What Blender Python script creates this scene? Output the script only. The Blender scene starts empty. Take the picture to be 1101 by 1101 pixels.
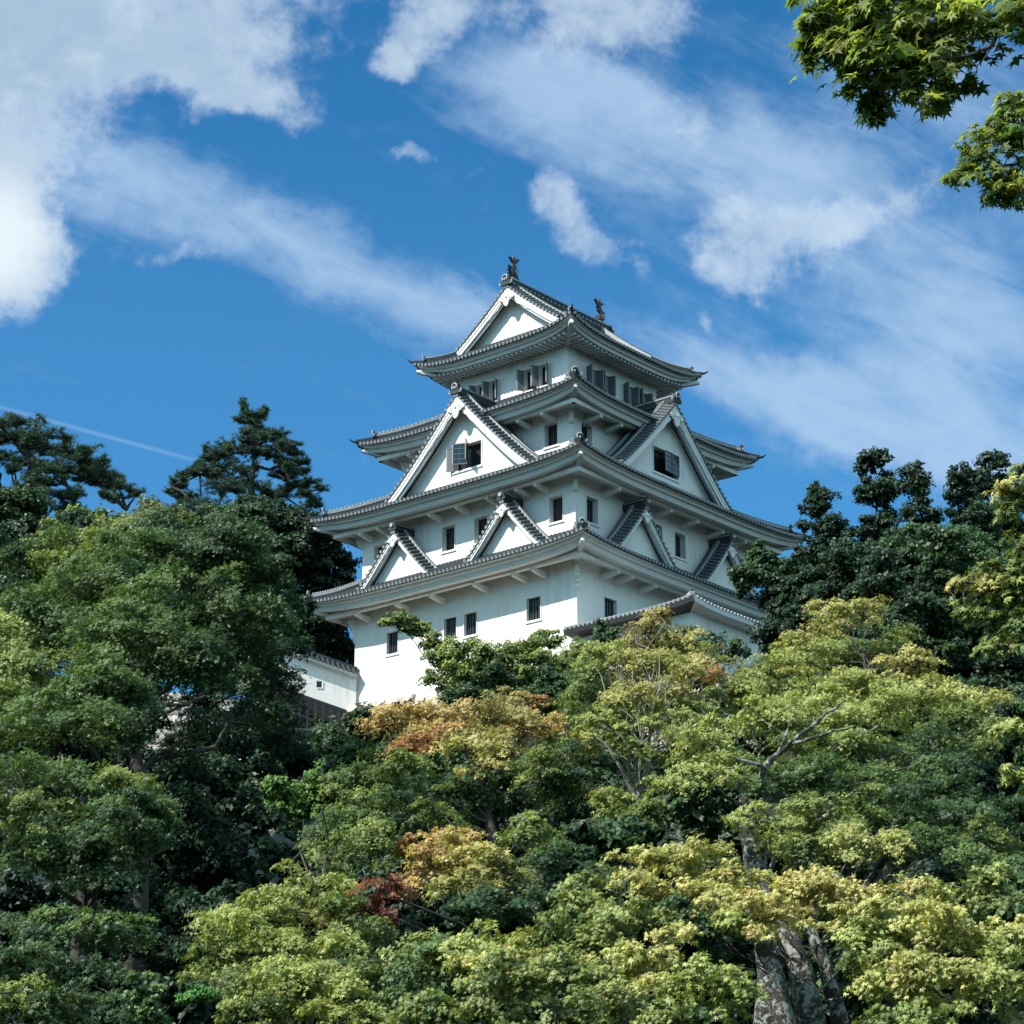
import bpy, math, random
import numpy as np
from mathutils import Vector, Matrix

SC = bpy.context.scene
COL = SC.collection
rng = np.random.default_rng(11)
random.seed(5)
R = math.radians

# ------------------------------------------------------------------ camera
PITCH, FPX, HALF = 0.3317, 2584.33, 550.5
cam_d = bpy.data.cameras.new('camera')
cam = bpy.data.objects.new('camera', cam_d)
COL.objects.link(cam)
SC.camera = cam
cam.location = (0, 0, 0)
cam.rotation_euler = (math.pi / 2 + PITCH, 0, 0)
cam_d.sensor_width = 36
cam_d.lens = 36 * FPX / 1101.0
cam_d.clip_start = 0.1
cam_d.clip_end = 9000

# ------------------------------------------------------------------ light
SUN = Vector((-0.912, -0.538, 1.03)).normalized()
sun_d = bpy.data.lights.new('sun', 'SUN')
sun_d.energy = 5.0
sun_d.angle = R(0.5)
sun_d.color = (1.0, 0.955, 0.88)
sun = bpy.data.objects.new('sun', sun_d)
COL.objects.link(sun)
sun.rotation_euler = SUN.to_track_quat('Z', 'Y').to_euler()
SC.view_settings.view_transform = 'Standard'
SC.view_settings.look = 'None'
SC.view_settings.exposure = 0.50
SC.view_settings.gamma = 1.0
SC.cycles.max_bounces = 6
SC.cycles.diffuse_bounces = 3
SC.cycles.glossy_bounces = 2
SC.cycles.transmission_bounces = 3
SC.cycles.transparent_max_bounces = 4
SC.cycles.caustics_reflective = False
SC.cycles.caustics_refractive = False
SC.cycles.sample_clamp_indirect = 4


# ---- small node helper
class NT:
    def __init__(s, tree):
        s.t = tree

    def n(s, typ, **kw):
        nd = s.t.nodes.new(typ)
        for k, v in kw.items():
            setattr(nd, k, v)
        return nd

    def put(s, sock, val):
        if hasattr(val, 'is_output') or isinstance(val, bpy.types.NodeSocket):
            s.t.links.new(val, sock)
        else:
            sock.default_value = val

    def m(s, op, a, b=None, c=None, clamp=False):
        nd = s.n('ShaderNodeMath', operation=op)
        nd.use_clamp = clamp
        s.put(nd.inputs[0], a)
        if b is not None: s.put(nd.inputs[1], b)
        if c is not None: s.put(nd.inputs[2], c)
        return nd.outputs[0]

    def dot(s, a, v):
        nd = s.n('ShaderNodeVectorMath', operation='DOT_PRODUCT')
        s.put(nd.inputs[0], a); s.put(nd.inputs[1], v)
        return nd.outputs['Value']

    def xyz(s, x, y, z):
        nd = s.n('ShaderNodeCombineXYZ')
        s.put(nd.inputs[0], x); s.put(nd.inputs[1], y); s.put(nd.inputs[2], z)
        return nd.outputs[0]

    def noise(s, vec, scale, detail=6, rough=0.55, dist=0.0):
        nd = s.n('ShaderNodeTexNoise')
        s.put(nd.inputs['Vector'], vec)
        nd.inputs['Scale'].default_value = scale
        nd.inputs['Detail'].default_value = detail
        nd.inputs['Roughness'].default_value = rough
        nd.inputs['Distortion'].default_value = dist
        return nd.outputs['Fac'] if 'Fac' in nd.outputs else nd.outputs[0]

    def smooth(s, v, lo, hi, a=0.0, b=1.0):
        nd = s.n('ShaderNodeMapRange', interpolation_type='SMOOTHSTEP')
        s.put(nd.inputs['Value'], v)
        nd.inputs['From Min'].default_value = lo
        nd.inputs['From Max'].default_value = hi
        nd.inputs['To Min'].default_value = a
        nd.inputs['To Max'].default_value = b
        return nd.outputs['Result']

    def mix(s, f, a, b, blend='MIX'):
        nd = s.n('ShaderNodeMix', data_type='RGBA', blend_type=blend)
        s.put(nd.inputs[0], f); s.put(nd.inputs[6], a); s.put(nd.inputs[7], b)
        return nd.outputs[2]


# ------------------------------------------------------------------ sky and clouds (all by world direction)
world = bpy.data.worlds.new('World')
SC.world = world
world.use_nodes = True
W = NT(world.node_tree)
bg = world.node_tree.nodes['Background']
sky = W.n('ShaderNodeTexSky', sky_type='NISHITA')
sky.sun_disc = False
sky.sun_elevation = math.asin(SUN.z)
sky.sun_rotation = math.atan2(SUN.x, SUN.y)
sky.altitude = 300
sky.air_density = 1.0
sky.dust_density = 0.7
sky.ozone_density = 2.2
tc = W.n('ShaderNodeTexCoord').outputs['Generated']
cp, sp = math.cos(PITCH), math.sin(PITCH)
fw = W.m('MAXIMUM', W.dot(tc, (0, cp, sp)), 0.15)
X = W.m('DIVIDE', W.dot(tc, (1, 0, 0)), fw)            # azimuth-like and height-like sky coordinates
Y = W.m('DIVIDE', W.dot(tc, (0, -sp, cp)), fw)
K = FPX / 100.0
PX = W.m('MULTIPLY_ADD', X, K, HALF / 100.0)
PY = W.m('MULTIPLY_ADD', Y, -K, HALF / 100.0)
P0 = W.xyz(PX, PY, 0.0)
# warp so that the outlines billow
wn = W.n('ShaderNodeTexNoise'); W.put(wn.inputs['Vector'], P0)
wn.inputs['Scale'].default_value = 1.1; wn.inputs['Detail'].default_value = 5; wn.inputs['Roughness'].default_value = 0.6
sub = W.n('ShaderNodeVectorMath', operation='SUBTRACT'); W.put(sub.inputs[0], wn.outputs['Color']); sub.inputs[1].default_value = (0.5, 0.5, 0.5)
scl = W.n('ShaderNodeVectorMath', operation='SCALE'); W.put(scl.inputs[0], sub.outputs[0]); scl.inputs['Scale'].default_value = 0.85
add = W.n('ShaderNodeVectorMath', operation='ADD'); W.put(add.inputs[0], P0); W.put(add.inputs[1], scl.outputs[0])
PW = add.outputs[0]


def blob(src, cx, cy, rx, ry, ang, s):
    mp = W.n('ShaderNodeMapping', vector_type='TEXTURE')
    W.put(mp.inputs['Vector'], src)
    mp.inputs['Location'].default_value = (cx / 100, cy / 100, 0)
    mp.inputs['Rotation'].default_value = (0, 0, R(ang))
    mp.inputs['Scale'].default_value = (rx / 100, ry / 100, 1)
    ln = W.n('ShaderNodeVectorMath', operation='LENGTH')
    W.put(ln.inputs[0], mp.outputs[0])
    return W.smooth(ln.outputs['Value'], 1.25, 0.15, 0.0, s)


def layer(src, items):
    acc = None
    for it in items:
        b = blob(src, *it)
        acc = b if acc is None else W.m('ADD', acc, b)
    return W.m('MINIMUM', acc, 1.15)


cumulus = layer(PW, [
    (130, -10, 330, 105, -8, 0.95), (20, 90, 150, 120, 30, 0.85), (-5, 245, 82, 110, 5, 1.15), (40, 285, 60, 50, -30, 0.5),
    (285, 105, 90, 34, 14, 0.62), (235, 62, 150, 48, 0, 0.55), (200, 95, 70, 34, 20, 0.35), (460, 25, 80, 52, -38, 0.75), (430, 70, 34, 22, 40, 0.5), (635, 5, 135, 72, 5, 0.85),
    (445, 173, 34, 15, 5, 0.58), (600, 212, 46, 30, 35, 0.62), (640, 262, 66, 28, 25, 0.64), (700, 120, 150, 60, 20, 0.22),
    (820, 252, 100, 58, 10, 0.80), (940, 222, 110, 36, -14, 0.66), (805, 300, 44, 26, 20, 0.45), (200, 270, 50, 14, -12, 0.46), (765, 345, 40, 10, 60, 0.3)])
veil = layer(PW, [
    (190, 200, 230, 75, 24, 0.66), (390, 300, 240, 66, 24, 0.72), (540, 350, 160, 46, 20, 0.42),
    (700, 150, 260, 105, 14, 0.82), (880, 200, 170, 90, 20, 0.66), (800, 405, 280, 50, 17, 0.66), (960, 455, 260, 66, 14, 0.80),
    (1010, 370, 220, 105, 35, 0.86), (1090, 300, 150, 120, 0, 0.55), (1050, 110, 220, 120, 25, 0.62), (850, 40, 200, 60, 20, 0.35),
    (600, 110, 180, 70, 10, 0.5), (60, 200, 160, 90, 20, 0.6), (30, 400, 140, 30, 18, 0.16), (560, 60, 120, 60, 30, 0.4), (740, 300, 160, 60, 20, 0.3), (1000, 500, 240, 46, 10, 0.5)])
n1 = W.noise(P0, 1.15, 9, 0.62, 0.3)
n2 = W.noise(P0, 3.4, 8, 0.62, 0.2)
stretch = W.n('ShaderNodeMapping', vector_type='TEXTURE')
W.put(stretch.inputs['Vector'], P0)
stretch.inputs['Rotation'].default_value = (0, 0, R(24))
stretch.inputs['Scale'].default_value = (2.4, 0.75, 1)
n3 = W.noise(stretch.outputs[0], 1.5, 8, 0.6, 0.5)
dc = W.m('ADD', cumulus, W.m('MULTIPLY', W.m('SUBTRACT', n1, 0.5), 1.15))
dc = W.m('ADD', dc, W.m('MULTIPLY', W.m('SUBTRACT', n2, 0.5), 0.85))
ac = W.m('MULTIPLY', W.smooth(dc, 0.16, 1.18), 0.93)
dv = W.m('ADD', veil, W.m('MULTIPLY', W.m('SUBTRACT', n3, 0.5), 1.35))
dv = W.m('ADD', dv, W.m('MULTIPLY', W.m('SUBTRACT', n2, 0.5), 0.45))
av = W.m('MULTIPLY', W.smooth(dv, 0.10, 1.40), 0.70)
# thin contrail
cl = W.m('SUBTRACT', PY, W.m('MULTIPLY_ADD', PX, 0.272, 4.38))
con = W.m('MULTIPLY', W.smooth(W.m('ABSOLUTE', cl), 0.04, 0.0), W.smooth(PX, 4.0, 1.0, 0.0, 0.15))
con = W.m('MULTIPLY', con, W.smooth(n1, 0.3, 0.6, 0.5, 1.0))
# cloud shading: bright rims, greyer thick middles
thick = W.smooth(W.m('ADD', W.m('MULTIPLY', cumulus, 0.70), W.m('MULTIPLY', W.m('ADD', n1, W.m('MULTIPLY', n2, 0.5)), 0.9)), 0.95, 1.55)
gcol = W.mix(thick, (0.58, 0.66, 0.74, 1), (0.26, 0.37, 0.49, 1))
lump = W.smooth(n2, 0.35, 0.68)
gcol = W.mix(W.m('MULTIPLY', W.smooth(n1, 0.42, 0.66), 0.42), gcol, (0.56, 0.65, 0.73, 1))
lowb = blob(P0, -10, 255, 100, 100, 0, 1.0)
gcol = W.mix(W.m('MULTIPLY', lowb, 0.9), gcol, (0.66, 0.72, 0.75, 1))
gr = W.n('ShaderNodeHueSaturation'); gr.inputs['Saturation'].default_value = 1.06
SKYMUL = 0.104
tint = W.mix(1.0, sky.outputs[0], (0.50 * SKYMUL, 0.95 * SKYMUL, 1.15 * SKYMUL, 1), 'MULTIPLY')
W.put(gr.inputs['Color'], tint)
skyc = W.mix(1.0, gr.outputs[0], W.mix(W.smooth(PY, 0.0, 4.0), (0.62, 0.86, 0.92, 1), (1.0, 1.0, 1.0, 1)), 'MULTIPLY')
c0 = W.mix(av, skyc, (0.37, 0.50, 0.66, 1))
c0 = W.mix(con, c0, (0.55, 0.70, 0.9, 1))
c1 = W.mix(ac, c0, gcol)
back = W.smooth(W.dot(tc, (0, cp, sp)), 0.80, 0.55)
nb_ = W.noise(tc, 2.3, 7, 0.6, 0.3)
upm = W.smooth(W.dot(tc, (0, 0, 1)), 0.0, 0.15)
fill_cloud = W.m('MULTIPLY', W.m('MULTIPLY', back, upm), W.smooth(nb_, 0.36, 0.60, 0.0, 0.92))  # unseen bright clouds added behind the camera to fill the keep's shaded walls
c1 = W.mix(fill_cloud, c1, (0.62, 0.93, 1.05, 1))
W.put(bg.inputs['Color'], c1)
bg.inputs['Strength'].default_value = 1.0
try:
    world.cycles.sampling_method = 'MANUAL'
    world.cycles.sample_map_resolution = 512
except Exception:
    pass


# ------------------------------------------------------------------ materials
def new_mat(name):
    m = bpy.data.materials.new(name)
    m.use_nodes = True
    t = NT(m.node_tree)
    return m, t, m.node_tree.nodes['Principled BSDF']


def mat_simple(name, col, rough=0.6, var=0.25, scale=3.0, bump=0.0, bscale=20, spec=0.4):
    m, t, b = new_mat(name)
    co = t.n('ShaderNodeTexCoord').outputs['Object']
    f = t.noise(co, scale, 6, 0.6)
    c = t.mix(f, tuple(x * (1 - var) for x in col) + (1,), tuple(min(1, x * (1 + var)) for x in col) + (1,))
    t.put(b.inputs['Base Color'], c)
    b.inputs['Roughness'].default_value = rough
    b.inputs['Specular IOR Level'].default_value = spec
    if bump:
        bp = t.n('ShaderNodeBump'); bp.inputs['Strength'].default_value = bump; bp.inputs['Distance'].default_value = 0.05
        t.put(bp.inputs['Height'], t.noise(co, bscale, 6, 0.6))
        t.put(b.inputs['Normal'], bp.outputs[0])
    return m


def mat_plaster(name, col=(0.83, 0.80, 0.76)):
    m, t, b = new_mat(name)
    co = t.n('ShaderNodeTexCoord').outputs['Object']
    mp = t.n('ShaderNodeMapping'); t.put(mp.inputs['Vector'], co); mp.inputs['Scale'].default_value = (1.6, 1.6, 0.22)
    streak = t.noise(mp.outputs[0], 2.2, 8, 0.65)
    blot = t.noise(co, 0.5, 5, 0.6)
    f = t.m('MULTIPLY', t.smooth(streak, 0.40, 0.72), t.smooth(blot, 0.33, 0.66))
    c = t.mix(t.m('MULTIPLY', f, 0.62), col + (1,), (0.50, 0.52, 0.50, 1))
    t.put(b.inputs['Base Color'], c)
    b.inputs['Roughness'].default_value = 0.85
    b.inputs['Specular IOR Level'].default_value = 0.2
    bp = t.n('ShaderNodeBump'); bp.inputs['Strength'].default_value = 0.25; bp.inputs['Distance'].default_value = 0.03
    t.put(bp.inputs['Height'], t.noise(co, 6, 6, 0.6))
    t.put(b.inputs['Normal'], bp.outputs[0])
    return m


M = {}
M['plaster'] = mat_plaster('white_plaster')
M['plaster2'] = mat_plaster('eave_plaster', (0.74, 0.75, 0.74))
M['tile'] = mat_simple('dark_roof_tile', (0.036, 0.043, 0.050), 0.6, 0.6, 2.5, 0.2, 14, 0.22)
M['tile_light'] = mat_simple('weathered_tile_mortar', (0.32, 0.34, 0.34), 0.7, 0.45, 4.0, 0.3, 18)
M['verge'] = mat_simple('verge_roll_tile', (0.10, 0.112, 0.118), 0.65, 0.5, 5.0, 0.2, 18, 0.25)
M['tile_cap'] = mat_simple('tile_end_cap', (0.27, 0.30, 0.31), 0.6, 0.4, 5.0)
M['bronze'] = mat_simple('dark_fish_ornament', (0.022, 0.026, 0.03), 0.5, 0.4, 6.0, 0.4, 10)
M['dark'] = mat_simple('dark_interior', (0.010, 0.013, 0.018), 0.35, 0.3, 1.5)
M['shutter'] = mat_simple('shutter_board', (0.10, 0.12, 0.135), 0.6, 0.35, 5.0)
M['wood'] = mat_simple('black_timber', (0.016, 0.017, 0.019), 0.7, 0.5, 4.0, 0.3)
M['bark'] = mat_simple('bark', (0.055, 0.048, 0.040), 0.9, 0.6, 3.0, 0.9, 9)
M['bark_pale'] = mat_simple('pale_bark', (0.19, 0.175, 0.145), 0.85, 0.4, 3.0, 0.5, 9)


def mat_glass():
    m, t, b = new_mat('window_glass')
    b.inputs['Base Color'].default_value = (0.02, 0.035, 0.045, 1)
    b.inputs['Roughness'].default_value = 0.12
    b.inputs['Specular IOR Level'].default_value = 0.5
    return m


M['glass'] = mat_glass()


def mat_lichen():
    m, t, b = new_mat('lichen_bark')
    co = t.n('ShaderNodeTexCoord').outputs['Object']
    mp = t.n('ShaderNodeMapping'); t.put(mp.inputs['Vector'], co); mp.inputs['Scale'].default_value = (1, 1, 0.28)
    fis = t.noise(mp.outputs[0], 16, 8, 0.7, 0.4)
    n = t.noise(co, 5.5, 8, 0.7, 0.6)
    n2_ = t.noise(co, 22, 6, 0.7)
    f = t.smooth(t.m('ADD', n, t.m('MULTIPLY', n2_, 0.35)), 0.655, 0.76)
    c = t.mix(f, t.mix(fis, (0.012, 0.011, 0.010, 1), (0.075, 0.065, 0.055, 1)), (0.38, 0.39, 0.34, 1))
    t.put(b.inputs['Base Color'], c)
    b.inputs['Roughness'].default_value = 0.9
    bp = t.n('ShaderNodeBump'); bp.inputs['Strength'].default_value = 1.0; bp.inputs['Distance'].default_value = 0.06
    t.put(bp.inputs['Height'], t.m('ADD', fis, t.noise(co, 9, 8, 0.7)))
    t.put(b.inputs['Normal'], bp.outputs[0])
    return m


M['lichen'] = mat_lichen()


def mat_leaf(name, transl=0.3, rough=0.5, spec=0.35):
    m, t, b = new_mat(name)
    at = t.n('ShaderNodeAttribute', attribute_name='leaf_tint')
    t.put(b.inputs['Base Color'], at.outputs['Color'])
    b.inputs['Roughness'].default_value = rough
    b.inputs['Specular IOR Level'].default_value = spec
    tr = t.n('ShaderNodeBsdfTranslucent')
    t.put(tr.inputs['Color'], t.mix(1.0, at.outputs['Color'], (1.5, 1.45, 0.6, 1), 'MULTIPLY'))
    mx = t.n('ShaderNodeMixShader'); mx.inputs[0].default_value = transl
    out = m.node_tree.nodes['Material Output']
    t.put(mx.inputs[1], b.outputs[0]); t.put(mx.inputs[2], tr.outputs[0])
    t.put(out.inputs['Surface'], mx.outputs[0])
    return m


M['leaf'] = mat_leaf('leaf', 0.25)
M['leaf_near'] = mat_leaf('near_leaf', 0.58)
M['needle'] = mat_leaf('needle', 0.08, 0.6)


def mat_stone(name, a, bcol, scale=1.1):
    m, t, b = new_mat(name)
    co = t.n('ShaderNodeTexCoord').outputs['Object']
    at = t.n('ShaderNodeAttribute', attribute_name='leaf_tint')
    n = t.noise(co, scale * 3, 8, 0.65)
    c = t.mix(n, a + (1,), bcol + (1,))
    c = t.mix(1.0, c, at.outputs['Color'], 'MULTIPLY')
    t.put(b.inputs['Base Color'], c)
    b.inputs['Roughness'].default_value = 0.9
    bp = t.n('ShaderNodeBump'); bp.inputs['Strength'].default_value = 0.7; bp.inputs['Distance'].default_value = 0.08
    t.put(bp.inputs['Height'], t.noise(co, 7, 8, 0.65))
    t.put(b.inputs['Normal'], bp.outputs[0])
    return m


M['stone'] = mat_stone('wall_stone', (0.28, 0.25, 0.22), (0.62, 0.56, 0.50))
M['ground'] = mat_simple('leaf_litter_ground', (0.020, 0.022, 0.012), 0.95, 0.6, 0.6, 0.8, 3)


# ------------------------------------------------------------------ object helpers
def tag(o, label=None, cat=None, group=None, kind=None):
    if label: o['label'] = label
    if cat: o['category'] = cat
    if group: o['group'] = group
    if kind: o['kind'] = kind
    return o


def empty(name, loc=(0, 0, 0), rz=0.0):
    o = bpy.data.objects.new(name, None)
    COL.objects.link(o)
    o.location = loc
    o.rotation_euler = (0, 0, rz)
    o.empty_display_size = 0.5
    return o


class MB:
    """collects polygons, then becomes ONE mesh object"""
    def __init__(s):
        s.v, s.f, s.mi, s.mats, s.sm = [], [], [], [], []

    def mat(s, m):
        if m not in s.mats: s.mats.append(m)
        return s.mats.index(m)

    def poly(s, pts, m, smooth=False):
        k = len(s.v)
        s.v.extend([tuple(p) for p in pts])
        s.f.append(tuple(range(k, k + len(pts))))
        s.mi.append(s.mat(m)); s.sm.append(smooth)

    def grid(s, rows, m, smooth=True, close=False):
        k = len(s.v)
        nr, nc = len(rows), len(rows[0])
        for r in rows: s.v.extend([tuple(p) for p in r])
        mi = s.mat(m)
        for i in range(nr - 1):
            for j in range(nc if close else nc - 1):
                j2 = (j + 1) % nc
                s.f.append((k + i * nc + j, k + i * nc + j2, k + (i + 1) * nc + j2, k + (i + 1) * nc + j))
                s.mi.append(mi); s.sm.append(smooth)

    def hexa(s, c, m):
        """8 corners: bottom ring 0-3, top ring 4-7"""
        k = len(s.v)
        s.v.extend([tuple(p) for p in c])
        mi = s.mat(m)
        for q in ((3, 2, 1, 0), (4, 5, 6, 7), (0, 1, 5, 4), (1, 2, 6, 5), (2, 3, 7, 6), (3, 0, 4, 7)):
            s.f.append(tuple(k + i for i in q)); s.mi.append(mi); s.sm.append(False)

    def box(s, a, b, m, T=None):
        (x0, y0, z0), (x1, y1, z1) = a, b
        c = [(x0, y0, z0), (x1, y0, z0), (x1, y1, z0), (x0, y1, z0), (x0, y0, z1), (x1, y0, z1), (x1, y1, z1), (x0, y1, z1)]
        if T: c = [T(*p) for p in c]
        s.hexa(c, m)

    def sweep(s, path, w, h, m, up=(0, 0, 1)):
        """rectangular bar along a path; path = centre of its underside"""
        rows = []
        n = len(path)
        for i in range(n):
            d = Vector(path[min(i + 1, n - 1)]) - Vector(path[max(i - 1, 0)])
            side = d.cross(Vector(up)); side.normalize()
            u = side.cross(d).normalized()
            p = Vector(path[i])
            a = side * w / 2
            rows.append([p - a, p + a, p + a + u * h, p - a + u * h])
        s.grid(rows, m, smooth=False, close=True)
        s.poly(rows[0], m); s.poly(rows[-1][::-1], m)

    def tube(s, path, radii, m, seg=8, caps=True):
        rows = []
        n = len(path)
        prev = None
        for i in range(n):
            d = (Vector(path[min(i + 1, n - 1)]) - Vector(path[max(i - 1, 0)])).normalized()
            if prev is None:
                a = d.orthogonal().normalized()
            else:
                a = (prev - d * prev.dot(d)).normalized()
            prev = a
            b = d.cross(a)
            r = radii[i] if hasattr(radii, '__len__') else radii
            p = Vector(path[i])
            rows.append([p + (a * math.cos(2 * math.pi * k / seg) + b * math.sin(2 * math.pi * k / seg)) * r for k in range(seg)])
        s.grid(rows, m, True, True)
        if caps:
            s.poly(rows[0][::-1], m); s.poly(rows[-1], m)

    def extrude(s, outline, thick, m, T):
        """outline: list of (a,b); T(a,b,c) maps, c from 0 to thick"""
        A = [T(a, b, 0) for a, b in outline]; B = [T(a, b, thick) for a, b in outline]
        s.poly(A[::-1], m); s.poly(B, m)
        n = len(outline)
        for i in range(n):
            j = (i + 1) % n
            s.poly([A[i], A[j], B[j], B[i]], m)

    def build(s, name, parent=None, loc=None):
        me = bpy.data.meshes.new(name)
        me.from_pydata(s.v, [], s.f)
        for mt in s.mats: me.materials.append(mt)
        me.polygons.foreach_set('material_index', s.mi)
        me.polygons.foreach_set('use_smooth', s.sm)
        me.update()
        o = bpy.data.objects.new(name, me)
        COL.objects.link(o)
        if parent: o.parent = parent
        if loc: o.location = loc
        return o


def copy_tree(o, parent=None):
    c = o.copy(); COL.objects.link(c); c.parent = parent
    for ch in o.children: copy_tree(ch, c)
    return c


def at(px, py, Yd):
    """photo direction at a true distance Yd ahead of the camera -> place in the world"""
    a = (px - HALF) / FPX; b = (HALF - py) / FPX
    r = Vector((a, cp - b * sp, sp + b * cp))
    return r * (Yd / r.y)

# ================================================================== THE CASTLE KEEP
PSI = 0.7016
CASTLE = Vector((2.723, 130.0, 32.687))
keep = empty('castle_keep', CASTLE, -PSI)
tag(keep, 'white four-tiered castle keep with dark tiled curved roofs and fish ornaments on its ridge', 'castle')


def side_T(k):
    if k == 0: return lambda t, d, z: (t, -d, z)
    if k == 1: return lambda t, d, z: (d, t, z)
    if k == 2: return lambda t, d, z: (-t, d, z)
    return lambda t, d, z: (-d, -t, z)


# tiers: A = eave half sizes (x, y), z = edge height, up = rise of the corner tips, B = inner half sizes, zi = height at the wall above
TIER = [
    dict(A=(10.15, 10.63), z=5.84, up=0.36, B=(7.675, 8.161), zi=7.25),
    dict(A=(9.915, 10.40), z=10.60, up=0.42, B=(6.025, 6.421), zi=12.75),
    dict(A=(8.083, 8.479), z=15.34, up=0.46, B=(3.956, 4.166), zi=17.85),
]
STOREY = [  # half sizes, bottom, top
    dict(b=(7.904, 8.39), z0=-0.02, z1=5.75),
    dict(b=(7.675, 8.161), z0=7.0, z1=10.5),
    dict(b=(6.025, 6.421), z0=12.5, z1=15.25),
    dict(b=(3.956, 4.166), z0=17.6, z1=20.35),
]


def gable_profile(w, z_apex, z_foot, n=14):
    """a list (a, z) from the apex out to the foot, gently concave"""
    out = []
    for i in range(n + 1):
        q = i / n
        out.append((w * q, z_foot + (z_apex - z_foot) * (1 - q) ** 1.13 * (1 - 0.0 * q)))
    return out


def prof_z(P, a):
    a = abs(a)
    if a >= P[-1][0]: return -99
    for (a0, z0), (a1, z1) in zip(P, P[1:]):
        if a <= a1: return z0 + (z1 - z0) * (a - a0) / (a1 - a0)
    return -99


BIG_L = gable_profile(5.45, 16.62, 11.30)
BIG_R = gable_profile(5.45, 16.66, 11.45)
SM = gable_profile(2.72, 9.34, 6.38)


def tier_surface(tr, k, s, r):
    At, Ad = (tr['A'][0], tr['A'][1]) if k % 2 == 0 else (tr['A'][1], tr['A'][0])
    Bt, Bd = (tr['B'][0], tr['B'][1]) if k % 2 == 0 else (tr['B'][1], tr['B'][0])
    L = At + (Bt - At) * r
    d = Ad + (Bd - Ad) * r
    z = tr['z'] + (tr['zi'] - tr['z']) * (0.82 * r + 0.18 * r * r) + tr['up'] * abs(s) ** 4.5 * (1 - r) ** 2
    # a slight sag of the corner tips outward
    return s * L, d, z


SS = sorted(set([i / 24 for i in range(-24, 25)] + [-0.98, -0.94, 0.94, 0.98]))


def half_round(mb, path, rad, m, up, capm=None, seg=5):
    """half-round tile row along path, flat side down; up = surface normal"""
    rows = []
    n = len(path)
    for i in range(n):
        d = (Vector(path[min(i + 1, n - 1)]) - Vector(path[max(i - 1, 0)])).normalized()
        side = d.cross(Vector(up)).normalized()
        u = side.cross(d).normalized()
        p = Vector(path[i])
        rows.append([p + side * (math.cos(math.pi * q / seg) * rad) + u * (math.sin(math.pi * q / seg) * rad) for q in range(seg + 1)])
    mb.grid(rows, m, True)
    if capm:
        d = (Vector(path[1]) - Vector(path[0])).normalized()
        side = d.cross(Vector(up)).normalized(); u = side.cross(d).normalized()
        p = Vector(path[0]) - d * 0.012
        mb.poly([p + side * (math.cos(2 * math.pi * q / 8) * rad * 1.08) + u * (math.sin(2 * math.pi * q / 8) * rad * 1.08) for q in range(8)], capm)


def oni_tile(mb, p, outd, s=1.0, m=None, fill=None, plain=False):
    """ridge-end ornament: a shield with rolled edges, facing along outd"""
    m = m or M['tile_light']; fill = fill or M['tile']
    p = Vector(p); o = Vector(outd); o.z = 0; o.normalize()
    side = Vector((-o.y, o.x, 0)); up = Vector((0, 0, 1))
    def T(a, b, c): return p + side * a * s + up * b * s + o * c * s
    outline = [(-0.30, 0), (-0.36, 0.14), (-0.26, 0.30), (-0.24, 0.5), (-0.10, 0.60), (0.10, 0.60), (0.24, 0.5), (0.26, 0.30), (0.36, 0.14), (0.30, 0)]
    mb.extrude(outline, 0.14, fill, T)
    if plain:
        mb.tube([T(0, .34, .12), T(0, .34, .24)], .13 * s, m, 10)
        return
    arc_ = [T(0.17 * math.cos(a), 0.40 + 0.19 * math.sin(a), 0.16) for a in [math.pi * (q / 9 * 1.5 - 0.25) for q in range(10)]]
    mb.tube(arc_, 0.05 * s, m, 6)
    mb.tube([T(0, .34, .12), T(0, .34, .2)], .07 * s, m, 8)
    for sg in (-1, 1):
        curl = [T(sg * 0.30, 0.04, 0.08), T(sg * 0.42, 0.08, 0.08), T(sg * 0.44, 0.2, 0.08), T(sg * 0.36, 0.22, 0.08)]
        mb.tube(curl, [0.06 * s, 0.055 * s, 0.045 * s, 0.03 * s], m, 6)


RIB = 0.285


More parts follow.
